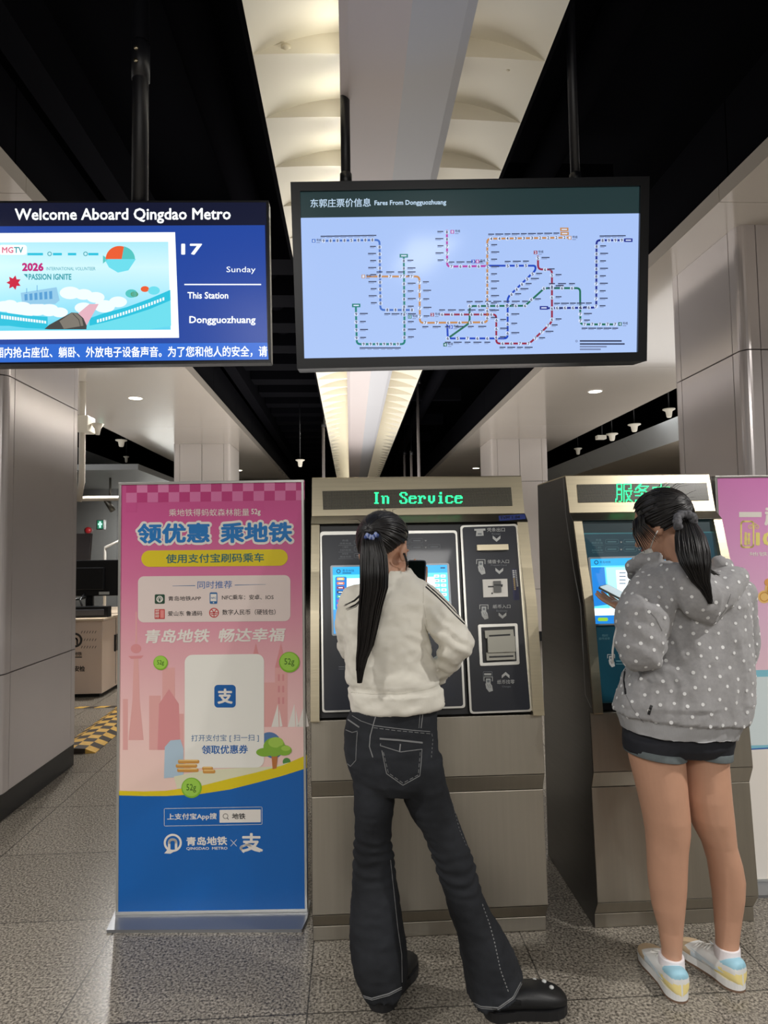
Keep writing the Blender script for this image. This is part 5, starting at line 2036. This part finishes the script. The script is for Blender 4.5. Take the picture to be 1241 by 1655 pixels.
inv = M1.inverted()


def lips_pick(M):
    iv = M.inverted()

    def f_(c, n):
        q = iv @ c
        return 1 if abs(q.x) < .023 and .080 < q.y < .11 and -.067 < q.z < -.047 else 0
    return f_


person1, bv = finish(me, 'person', None, [SKIN, LIPS], o1, None, lips_pick(M1))
tag(person1, 'person in white jacket and flared black jeans with long ponytail, at the left machine', 'person')
eyes(person1, M1)
# jacket
CLOTH = mat('white_jersey', (226, 222, 210), .85, sheen=.2, bump=.06, bump_scale=400)
b = MB()
stack(b, TT)
b.tube([sh_r + Vector((-.01, 0, 0)), P(692, 979, 2.14), P(713, 998, 2.11), el_r], [.062, .060, .054, .049], SKIN, 18, rounded=True)
b.tube([el_r, P(725, 1069, 2.15), wr_r], [.049, .043, .036], SKIN, 18, rounded=True)
b.tube([sh_l, P(572, 1010, 2.18), el_l], [.058, .058, .050], SKIN, 18, rounded=True)
cuff_l = wr_l - (wr_l - el_l).normalized() * .075
b.tube([el_l, (el_l + wr_l) / 2, cuff_l], [.050, .044, .037], SKIN, 18, rounded=True)
b.lathe([(.058, -.02), (.060, .0), (.060, .018), (.056, .022), (.050, .0), (.05, -.02)], P(634, 926, 2.152), SKIN, 28, Vector((.08, -.10, 1)), caps=True)
me = fused(b, .0065, 5)
g1, g2 = folds(7, .012, 1, (1, 1, 1.3)), folds(17, .0055, 4, (.8, 1, 1.6))


def jack_disp(v, n):
    v = g2(g1(v, n), n)
    d = (v - (el_r + Vector((-.04, -.02, .0)))).length
    if d < .16:
        v += n * .006 * math.sin((v.z * 1.0 + v.x * .7) * 130 + 3 * noise.noise(v * 14)) * (1 - d / .16)
    z0 = P(640, 1110, 2.15).z
    if abs(v.x - .13) < .3 and v.z < z0 + .015:
        v += n * (-.004 if v.z > z0 - .004 else .003)
    return v


jack, jb = finish(me, 'jacket', person1, [CLOTH], o1, jack_disp)
m = MB()
BLK = mat('black_braid', (18, 18, 20), .7)
for off in (0, 5.5):
    seam(m, jb, [(690 - off * .4, 945 + off * .6), (704 - off * .5, 957 + off * .5), (722 - off * .6, 974 + off * .5), (738 - off * .7, 991 + off * .4), (755 - off * .8, 1007 + off * .3)], .0052, BLK, .0012, 3)
m.build('sleeve_stripe', jack)
m = MB()
SH = mat('white_jersey_seam', (206, 202, 190), .85)
seam(m, jb, [(562, 1118), (600, 1122), (650, 1121), (690, 1114), (712, 1106)], .0022, SH, .0006, 4)
m.build('seam', jack)
m = MB()
seam(m, jb, [(684, 945), (684, 975), (690, 1010), (690, 1022)], .0020, SH, .0006, 4)
m.build('seam', jack)
# jeans
DENIM = mat('black_denim', (35, 37, 41), .85, spec=.25, noise_amt=.75, noise_scale=4, bump=.12, bump_scale=500)
b = MB()
stack(b, JP)
stack(b, JL)
stack(b, JR)
me = fused(b, .0065, 4)
q1, q2 = folds(10, .006, 8, (1, 1, .8)), folds(24, .0028, 2, (.6, .6, 1.8))


def jean_disp(v, n):
    k_ = min(1, max(0, (v.z - .04) / .08))
    v = v.lerp(q2(q1(v.copy(), n), n), k_)
    for kz, kx in ((P(604, 1380, 2.18).z, .09), (P(735, 1405, 2.12).z, .33)):
        d = abs(v.z - kz)
        if d < .09 and abs(v.x - kx) < .16:
            v += n * .004 * math.sin(v.z * 190 + 4 * noise.noise(v * 11)) * (1 - d / .09)
    if v.z < .35:
        a = math.atan2(n.y, n.x)
        v += n * .007 * math.sin(a * 5 + v.z * 3) * (1 - v.z / .35)
    return v


jeans, jb = finish(me, 'jeans', person1, [DENIM], o1, jean_disp)
m = MB()
ST = mat('pale_stitching', (120, 121, 122), .7)
Z7 = lambda L: [(500 + x / 2.886, 1120 + y / 2.886) for x, y in L]
for L, wd, dsh in (([(300, 152), (400, 165), (480, 174), (562, 180)], .002, None), ([(300, 162), (400, 175), (562, 190)], .0016, 3), ([(200, 106), (240, 130), (296, 150)], .0016, None),
                   ([(312, 100), (300, 140), (284, 200), (280, 250), (296, 300)], .003, None),
                   ([(328, 213), (420, 220), (527, 232)], .005, None), ([(330, 245), (425, 275), (525, 262)], .0022, None), ([(332, 236), (330, 245)], .002, None),
                   ([(338, 268), (348, 320), (360, 376), (436, 430), (514, 386), (520, 330), (524, 264)], .0022, None), ([(345, 276), (368, 372), (436, 420), (507, 382), (516, 276)], .0014, 3),
                   ([(424, 238), (420, 276)], .004, None), ([(528, 95), (520, 164)], .003, None), ([(516, 95), (510, 164)], .0016, None),
                   ([(180, 124), (233, 160)], .004, None), ([(170, 172), (200, 184), (224, 178)], .002, None), ([(224, 182), (219, 250), (217, 314), (192, 342), (170, 324)], .002, None),
                   ([(570, 190), (575, 215), (568, 300)], .0018, 2), ([(668, 520), (700, 640), (735, 720)], .0012, 2),
                   ([(806, 985), (840, 1080), (862, 1160), (890, 1290), (930, 1400)], .0028, 2), ([(378, 780), (396, 950), (412, 1100), (430, 1220), (432, 1350)], .0024, None),
                   ([(234, 1406), (290, 1424), (370, 1402), (430, 1372)], .003, None), ([(236, 1414), (292, 1432), (372, 1410), (430, 1380)], .0016, None),
                   ([(750, 1437), (800, 1462), (880, 1468), (948, 1420), (985, 1350)], .003, None), ([(752, 1446), (802, 1471), (882, 1476), (952, 1426), (990, 1356)], .0016, None)):
    seam(m, jb, Z7(L), wd, ST, .0012, 3.0, dsh)
m.build('stitching', jeans)
# clogs
RUB = mat('black_rubber', (17, 18, 20), .5, bump=.05, bump_scale=200)
RUBS = mat('black_rubber_sole', (24, 24, 26), .6)
for F_, studs in ((F1, False), (F2, True)):
    m = MB()
    m.loft(foot_rings(F_, [(-.005, .024, .055), (.004, .036, .066), (.03, .042, .072), (.08, .043, .078), (.12, .047, .086), (.17, .053, .082), (.21, .053, .072), (.24, .044, .060), (.257, .030, .050), (.264, .012, .042)], .022), RUB)
    sh = m.build('clog', person1)
    m = MB()
    m.prism(sole_outline(.262, .056, 0, F_), sole_outline(.262, .058, .030, F_), RUBS)
    m.build('sole', sh, bevel=.004)
    m = MB()
    m.tube([F_ @ Vector((-.047, .10, .06)), F_ @ Vector((-.044, .03, .075)), F_ @ Vector((0, -.010, .078)), F_ @ Vector((.044, .03, .075)), F_ @ Vector((.047, .10, .06))], .007, RUB, 8)
    m.build('heel_strap', sh)
    if studs:
        for q in ((-.022, .20, .0745), (-.03, .17, .0755), (.006, .215, .0725)):
            m = MB()
            m.ball(q, (.008, .008, .005), PALE, F_, 12, 8)
            m.build('stud', sh)
# hair
m = hair_mesh(M1, Vector((0, -.116, .052)), -8, R1)
tail = [(588, 613, 860, 2.075), (584, 618, 874, 2.035), (582, 626, 898, 2.02), (582, 628, 925, 2.005), (582, 627, 950, 2.005), (580, 618, 980, 2.01), (578.5, 611, 1011, 2.012), (578, 603, 1043, 2.015), (576.5, 593, 1064, 2.02), (577, 587, 1084, 2.02), (578.5, 583, 1104, 2.02)]
ponytail(m, tail, R1, 240)
for a_ in ([(590, 955, 2.0), (572, 972, 2.02), (556, 978, 2.03)], [(588, 965, 2.0), (574, 979, 2.02), (560, 985, 2.03)], [(653, 895, 2.09), (658, 910, 2.10), (656, 922, 2.09)]):
    for k in range(7):
        m.tube([P(x + R1.uniform(-2, 2), y + R1.uniform(-2, 2), Y) for x, y, Y in a_], [.0014, .0011, .0004], HAIR, 5)
m.build('hair', person1)
m = MB()
CB, CW = mat('clip_blue', (62, 84, 150), .3), mat('clip_pale', (150, 164, 205), .3)
for i in range(9):
    p = P(591 + i * 2.3, 868 - 2.5 * math.sin(i * 1.1) + i * -.2, 2.018)
    m.ball(p, (.006, .006, .009 if i % 2 else .006), CW if i % 2 else CB, None, 10, 8)
m.tube([P(590, 869, 2.024), P(611, 866, 2.024)], .005, CB, 8)
m.build('hair_clip', person1)
phone('dark phone held before the person in the white jacket', None, ph1, lu1, wu1, mat('phone_shell', (52, 54, 62), .3), mat('phone_dark_screen', (10, 16, 14), .12))

# ------------------------------------------------------------------ person in the grey hoodie
R2 = random.Random(11)
o2 = Vector((1.17, 2.26, 0))
hc = P(1070, 862, 2.24)
hc.z = P(1070, 789, 2.24).z - .140
M2 = Matrix.Translation(hc) @ Matrix.Rotation(math.radians(42), 4, 'Z') @ Matrix.Rotation(math.radians(-20), 4, 'X')
LL = [(1016, 1104, 1205, 2.20, .090), (1018, 1103.5, 1224, 2.20, .088), (1032, 1108, 1281, 2.20, .082), (1041, 1112, 1320, 2.205, .078), (1045, 1112.5, 1345, 2.21, .072), (1047, 1109.5, 1375, 2.215, .064),
      (1048, 1108, 1409, 2.225, .062), (1050, 1107.5, 1430, 2.23, .061), (1055, 1105, 1465, 2.235, .054), (1065, 1102, 1501, 2.24, .042), (1070.5, 1100, 1535, 2.24, .037), (1071, 1099, 1556, 2.24, .038)]
LR = [(1104, 1174, 1205, 2.22, .088), (1107, 1172.5, 1232, 2.22, .084), (1109, 1178, 1287, 2.22, .080), (1116, 1182, 1320, 2.225, .076), (1123, 1184, 1338, 2.23, .071), (1137, 1187, 1364, 2.235, .062),
      (1146, 1196, 1394, 2.24, .060), (1150, 1200.5, 1420, 2.25, .061), (1154, 1200, 1450, 2.255, .055), (1156, 1196.5, 1480, 2.26, .046), (1158, 1192.5, 1515, 2.26, .038), (1158, 1191, 1540, 2.26, .038)]
SP = [(1014, 1186, 1140, 2.21, .118), (1009, 1184, 1175, 2.21, .122), (1007, 1181, 1200, 2.21, .120), (1020, 1168, 1215, 2.21, .095)]
HT = [(1075, 1160, 912, 2.20, .065), (1052, 1186, 926, 2.20, .092), (1040, 1200, 946, 2.20, .112), (1040, 1205, 975, 2.20, .128), (1042, 1208, 1020, 2.20, .136), (1034, 1210, 1060, 2.20, .140),
      (1010, 1211, 1095, 2.20, .145), (995, 1210, 1130, 2.20, .147, 1134), (993, 1205, 1150, 2.20, .146, 1158), (998, 1197, 1166, 2.20, .142, 1174), (1003, 1189, 1182, 2.20, .136, 1192)]
sl, ml, ell = P(1054, 950, 2.17), P(1043, 1000, 2.09), P(1036, 1048, 2.085)
ph2, lu2, wu2 = P(1000, 961, 2.51), Vector((-.60, .68, .42)).normalized(), Vector((.72, .62, .10))
n2 = wu2.cross(lu2).normalized()
wl_ = ph2 - lu2 * .080 - n2 * .040
sr, er, wr2 = P(1188, 958, 2.21), P(1192, 1055, 2.28), P(1135, 1010, 2.46)
b = MB()
head_shapes(b, M2, .012)
stack(b, HT[:9], .03)
stack(b, SP, .012)
stack(b, LL)
stack(b, LR)
b.tube([M2 @ Vector((0, -.022, -.08)), P(1108, 912, 2.19), P(1112, 950, 2.2)], [.050, .054, .06], SKIN, 20)
b.tube([sl, ml, ell], [.045, .044, .034], SKIN, 14, rounded=True)
b.tube([ell, (ell * .5 + wl_ * .5) + Vector((-.012, 0, -.01)), wl_], [.034, .030, .024], SKIN, 14, rounded=True)
b.tube([sr, (sr + er) / 2, er], [.044, .040, .034], SKIN, 14, rounded=True)
b.tube([er, (er + wr2) / 2, wr2], [.034, .030, .024], SKIN, 14, rounded=True)
hand(b, wl_, lu2, n2, -1, (.05, .15, .15), (.3, .35, .3))
hand(b, wr2, Vector((-.4, .85, .1)), Vector((-.4, -.1, -.9)), 1, (.3, .4, .3))
ha, ta = G(1101, 1620), G(1052, 1555)
hb_, tb = G(1198, 1602), G(1110, 1540)
F3, F4 = frame_of(ha, ta), frame_of(hb_, tb)
for F_, ank in ((F3, P(1085, 1556, 2.24)), (F4, P(1175, 1540, 2.26))):
    b.loft(foot_rings(F_, [(.012, .02, .07), (.04, .028, .085), (.10, .032, .07), (.16, .036, .052), (.21, .034, .044), (.235, .022, .04)], .03), SKIN)
    b.tube([F_ @ Vector((0, .045, .05)), ank], [.034, .0365], SKIN, 16)
me = fused(b, .0042, 5)


def knee(v, n):
    for kx, ky in ((1078, 1372), (1160, 1360)):
        c_ = P(kx, ky, 2.16)
        d = (v - c_).length
        if d < .045:
            v -= n * .003 * (1 - d / .045)
    return v


person2, bv = finish(me, 'person', None, [SKIN, LIPS], o2, knee, lips_pick(M2))
tag(person2, 'person in grey dotted hoodie and dark shorts, looking at a phone by the right machine', 'person')
eyes(person2, M2)
# white strap of a mask along the jaw
m = MB()
m.loft([[M2 @ Vector((x * k, y + (k - 1) * .01, z)) for x, y, z in
         [(.062 * math.sin(a), .028 + .082 * math.cos(a), -.060) for a in [math.radians(t) for t in range(-80, 81, 10)]]] for k in (1.0,)] * 1 +
       [[M2 @ Vector((x, y, z)) for x, y, z in
         [(.048 * math.sin(a), .034 + .070 * math.cos(a), -.098) for a in [math.radians(t) for t in range(-80, 81, 10)]]]], WHITEFLAT, caps=False)
m.tube([M2 @ Vector((-.061, .042, -.062)), M2 @ Vector((-.075, .012, -.035)), M2 @ Vector((-.086, -.014, -.018))], .0018, WHITEFLAT, 6)
m.build('face_mask', person2)
# hoodie
GREY = mat('grey_marl', (154, 153, 154), .9, noise_amt=.09, noise_scale=90, sheen=.2, bump=.08, bump_scale=300)
RIB = mat('grey_rib', (166, 166, 168), .9, noise_amt=.05, noise_scale=60, stretch=(8, 8, .4))
DOT = mat('white_dot', (226, 226, 226), .85)
b = MB()
stack(b, HT, e=2.15)
b.tube([sl + Vector((.01, 0, 0)), ml, ell], [.076, .084, .072], SKIN, 20, rounded=True)
b.tube([ell, (ell * .5 + wl_ * .5) + Vector((-.012, 0, -.01)), wl_ - (wl_ - ell).normalized() * .05], [.070, .058, .038], SKIN, 20, rounded=True)
b.tube([sr, (sr + er) / 2, er], [.066, .066, .060], SKIN, 20, rounded=True)
b.tube([er, (er + wr2) / 2, wr2], [.060, .054, .040], SKIN, 20, rounded=True)
# hood lying on the back
top = [(1022, 924, 2.29), (1034, 911, 2.25), (1058, 903, 2.20), (1082, 908, 2.14), (1110, 918, 2.11), (1140, 922, 2.11), (1166, 915, 2.15), (1180, 917, 2.20), (1184, 922, 2.235)]
bot = [(1020, 934, 2.29), (1040, 936, 2.22), (1066, 948, 2.13), (1088, 964, 2.07), (1112, 988, 2.04), (1155, 1008, 2.035), (1180, 982, 2.06), (1192, 950, 2.12), (1190, 938, 2.20)]
outer, inner = [], []
for (x0, y0, Y0), (x1, y1, Y1) in zip(top, bot):
    a, c_ = P(x0, y0, Y0), P(x1, y1, Y1)
    col_ = []
    for k in range(9):
        t = k / 8
        p = a.lerp(c_, t)
        w_ = math.sin(math.pi * min(1, t * 1.0)) ** .7
        col_.append(p + Vector((0, -.062 * w_, .012 * math.sin(math.pi * t))))
    outer.append(col_)
    inner.append([a.lerp(c_, k / 8) + Vector((0, .030, -.004)) for k in range(9)][::-1])
b.loft([o_ + i_ for o_, i_ in zip(outer, inner)], SKIN)
b.tube([P(1021, 932, 2.30), P(1020, 918, 2.27), P(1036, 906, 2.22), P(1062, 899, 2.17)], [.016, .018, .020, .018], SKIN, 12, rounded=True)
b.tube([P(1160, 912, 2.13), P(1178, 914, 2.17), P(1182, 924, 2.225)], [.018, .018, .014], SKIN, 12, rounded=True)
me = fused(b, .0065, 4)
w1, w2 = folds(6, .019, 21, (1.5, 1.2, .55)), folds(15, .005, 5, (1, 1, 1))
hz = P(1100, 1182, 2.20).z


def hood_disp(v, n):
    k = 1 if v.z > hz + .1 else .45
    d1 = w1(v, n) - v
    v2 = v + d1 * k
    v2 = w2(v2, n)
    if v.z < hz + .045 - (v.x - 1.17) * .10 and v.y < 2.6:
        v2 -= n * .012
    # sleeve bunching at the elbow
    d = (v - ell).length
    if d < .15:
        v2 += n * .006 * math.sin(v.z * 95 + v.x * 60) * (1 - d / .15)
    return v2


hood, hb2 = finish(me, 'hoodie', person2, [GREY, RIB], o2, hood_disp, lambda c, n: 1 if c.z < hz + .040 - (c.x - 1.17) * .10 else 0)
# printed dots, spread evenly over the cloth
m = MB()
hm = hood.data
polys = [p for p in hm.polygons if p.material_index == 0]
R2.shuffle(polys)
pts, cell = [], {}
for p in polys:
    c = p.center
    k = tuple(int(math.floor(q / .036)) for q in c)
    ok = True
    for dx in (-1, 0, 1):
        for dy in (-1, 0, 1):
            for dz in (-1, 0, 1):
                for q in cell.get((k[0] + dx, k[1] + dy, k[2] + dz), ()):
                    if (q - c).length < .036:
                        ok = False
    if ok:
        cell.setdefault(k, []).append(c.copy())
        pts.append((c.copy(), p.normal.copy()))
for c, n in pts:
    u = n.orthogonal().normalized()
    w_ = n.cross(u)
    r = R2.uniform(.0048, .0062)
    q = [c + o2 + n * .0012 + (u * math.cos(a) + w_ * math.sin(a)) * r for a in [i * math.pi / 4 for i in range(8)]]
    q2 = [p - n * .003 for p in q]
    m.prism(q2, q, DOT)
m.build('dot_print', hood)
m = MB()
m.tube([P(1018, 938, 2.27), P(1010, 960, 2.25), P(1002, 990, 2.16), P(993, 1030, 2.10), P(990, 1052, 2.10), P(990, 1072, 2.10)], .0035, mat('cord_grey', (196, 194, 190), .8), 8)
m.build('drawstring', hood)
m = MB()
SM = mat('grey_seam', (120, 119, 120), .9)
seam(m, hb2, [(1010, 1082), (1008, 1100), (1011, 1122)], .008, mat('pocket_gap', (24, 24, 28), .8), .0008, 4)
m.build('pocket_opening', hood)
for L in ([(1011, 1122), (1022, 1145), (1040, 1168)], [(1046, 985), (1060, 1000), (1070, 1020)], [(1155, 1006), (1172, 985), (1181, 960)]):
    m = MB()
    seam(m, hb2, L, .002, SM, .0006, 4)
    m.build('seam', hood)
m = MB()
seam(m, hb2, [(1053, 1140), (1050, 1148), (1048, 1155)], .008, INK, .0015, 4)
m.build('fabric_label', hood)
# shorts
SHORT = mat('dark_shorts', (24, 26, 34), .8, noise_amt=.2, noise_scale=40)
CUFF = mat('turned_cuff', (96, 104, 106), .85, noise_amt=.08, noise_scale=60)
b = MB()
stack(b, SP)
stack(b, [(1008, 1105, 1188, 2.20, .100), (1009, 1104, 1212, 2.20, .102, 1218)])
stack(b, [(1102, 1178, 1188, 2.22, .098), (1104, 1176, 1213, 2.22, .098, 1217)])
me = fused(b, .006, 4)
shorts, sb = finish(me, 'shorts', person2, [SHORT], o2, folds(14, .004, 3))
for rows in ([(1010, 1105, 1203, 2.20, .105, 1211), (1011, 1104.5, 1214, 2.20, .107, 1223)], [(1103, 1177, 1206, 2.22, .100, 1209), (1104, 1176, 1217, 2.22, .102, 1221)]):
    m = MB()
    ro = [ring(x0, y, x1, y2, Y, ry) for x0, x1, y, Y, ry, y2 in rows]
    ri = [ring(x0 + 4, y, x1 - 4, y2, Y, ry - .008) for x0, x1, y, Y, ry, y2 in rows]
    m.loft([ri[0], ro[0], ro[1], ri[1]], CUFF, caps=False)
    m.build('cuff', shorts, bevel=.002)
# socks and sneakers
SOCK = mat('white_sock', (226, 220, 222), .9, bump=.1, bump_scale=300)
SW = mat('shoe_white', (226, 226, 224), .55)
SB, SY, SBE, SLB = mat('shoe_blue', (150, 196, 214), .55), mat('shoe_yellow', (240, 222, 150), .55), mat('shoe_beige', (196, 172, 140), .7), mat('shoe_pale_blue', (200, 212, 220), .5)
GUM = mat('gum_sole', (116, 92, 76), .6)
for F_, ank, side in ((F3, P(1085, 1556, 2.24), 'left'), (F4, P(1175, 1540, 2.26), 'right')):
    base = F_ @ Vector((0, .045, .055))
    m = MB()
    m.loft([[Vector((c_.x + r * math.cos(t), c_.y + r * 1.05 * math.sin(t), c_.z)) for t in [2 * math.pi * i / 24 for i in range(24)]]
            for c_, r in ((base, .040), (base.lerp(ank, .5), .0405), (ank, .0412), (ank + Vector((0, 0, .022)), .0412), (ank + Vector((0, 0, .026)), .0400), (ank + Vector((0, 0, .026)), .034))], SOCK)
    m.build('sock', person2)
    prof = [(-.0085, .003, .080), (-.0065, .015, .087), (-.002, .027, .093), (.010, .035, .098), (.03, .039, .096), (.055, .040, .088), (.08, .0405, .084), (.105, .042, .084), (.13, .044, .078), (.155, .0455, .068),
            (.175, .046, .060), (.20, .046, .054), (.225, .041, .049), (.242, .031, .045), (.254, .015, .040)]
    rings = foot_rings(F_, prof, .022, 64, 5)
    inv_f = F_.inverted()
    m = MB()
    for k in range(len(rings) - 1):
        ya = (inv_f @ ((rings[k][0] + rings[k + 1][0]) / 2)).y
        for i in range(64):
            j = (i + 1) % 64
            q = [rings[k][i], rings[k][j], rings[k + 1][j], rings[k + 1][i]]
            z = sum(p.z for p in q) / 4
            if ya < .055:
                mm = SB if z > .076 else SY if z < .060 else SW
            elif ya < .12:
                mm = SY if z < .052 and ya < .075 else SW if z > .05 or ya > .09 else SLB
            elif ya < .165:
                mm = SLB if z < .052 else SW
            elif ya < .20:
                mm = SBE if z < .05 else SW
            else:
                mm = SBE
            m.add(q, [(0, 1, 2, 3)], mm, True)
    m.face(rings[0], SW)
    m.face(rings[-1][::-1], SBE)
    sh = m.build('sneaker', person2)
    m = MB()
    m.prism(sole_outline(.258, .046, .007, F_), sole_outline(.258, .047, .032, F_), SW)
    m.build('midsole', sh, bevel=.003)
    m = MB()
    m.prism(sole_outline(.258, .046, 0, F_), sole_outline(.258, .046, .0075, F_), GUM)
    m.build('outsole', sh)
    m = MB()
    for s_ in (-1, 1):
        m.prism([F_ @ Vector((s_ * (.0425 + .004 * q[2]), q[0], q[1])) for q in ((.03, .052, 0), (.07, .044, 0), (.12, .050, .6), (.165, .064, .9), (.12, .060, .5), (.07, .055, 0))],
                [F_ @ Vector((s_ * (.0440 + .004 * q[2]), q[0], q[1])) for q in ((.03, .052, 0), (.07, .044, 0), (.12, .050, .6), (.165, .064, .9), (.12, .060, .5), (.07, .055, 0))], SLB)
    m.build('side_stripe', sh)
    m = MB()
    for k in range(5):
        y = .112 + k * .014
        z = .086 - k * .0055
        m.tube([F_ @ Vector((-.026, y, z - .006)), F_ @ Vector((0, y + .002, z + .003)), F_ @ Vector((.026, y, z - .006))], .003, WHITEFLAT, 6)
    m.tube([F_ @ Vector((.0, .11, .09)), F_ @ Vector((-.02, .10, .105)), F_ @ Vector((-.034, .12, .095)), F_ @ Vector((-.005, .125, .088))], .0025, WHITEFLAT, 6)
    m.build('lace', sh)
# hair
m = hair_mesh(M2, Vector((0, -.118, .040)), -42, R2, 30, (2, -26))
tail = [(1094, 1116, 836, 2.13), (1094, 1128, 850, 2.085), (1091, 1140, 868, 2.05), (1092, 1147, 890, 2.025), (1098, 1149, 910, 2.01), (1108, 1148, 925, 2.005), (1118, 1147, 940, 2.0), (1132, 1149, 953, 2.0), (1141, 1150, 966, 2.0), (1146, 1151, 976, 2.0)]
ponytail(m, tail, R2, 230)
for k in range(8):
    m.tube([P(1140, 912 + k, 2.0), P(1150 + k * .6, 922 + k, 1.995), P(1156 + R2.uniform(0, 8), 929 + R2.uniform(-2, 3), 2.0)], [.0022, .0016, .0005], HAIR, 5)
for k in range(14):
    s_ = -1
    a = Vector((s_ * (.066 + .006 * R2.random()), .058 - .004 * k, .048 + .002 * k))
    c_ = a + Vector((s_ * .016, .012, -.05))
    d_ = a + Vector((s_ * .014, .010 - .002 * k, -.105 - .02 * R2.random()))
    m.tube([M2 @ a, M2 @ c_, M2 @ d_], [.0030, .0026, .0007], HAIR, 5)
m.build('hair', person2)
m = MB()
SC_ = mat('scrunchie_grey', (92, 92, 96), .7, noise_amt=.6, noise_scale=120)
cs = P(1105, 843, 2.085)
for i in range(16):
    a = 2 * math.pi * i / 16
    ax_u, ax_v = Vector((.92, .30, .25)).normalized(), Vector((-.2, -.15, .95)).normalized()
    p = cs + ax_u * .036 * math.cos(a) + ax_v * .024 * math.sin(a) + Vector((0, -.012 * math.cos(a * 2), 0))
    m.ball(p, (.013 + .003 * (i % 2), .015, .013 + .003 * ((i + 1) % 2)), SC_, None, 10, 8)
m.build('scrunchie', person2)
phone('light cased phone held up by the person in the grey hoodie', None, ph2, lu2, wu2, mat('phone_case_sage', (96, 104, 100), .4), glow('phone_bright_screen', (214, 226, 226), .8))
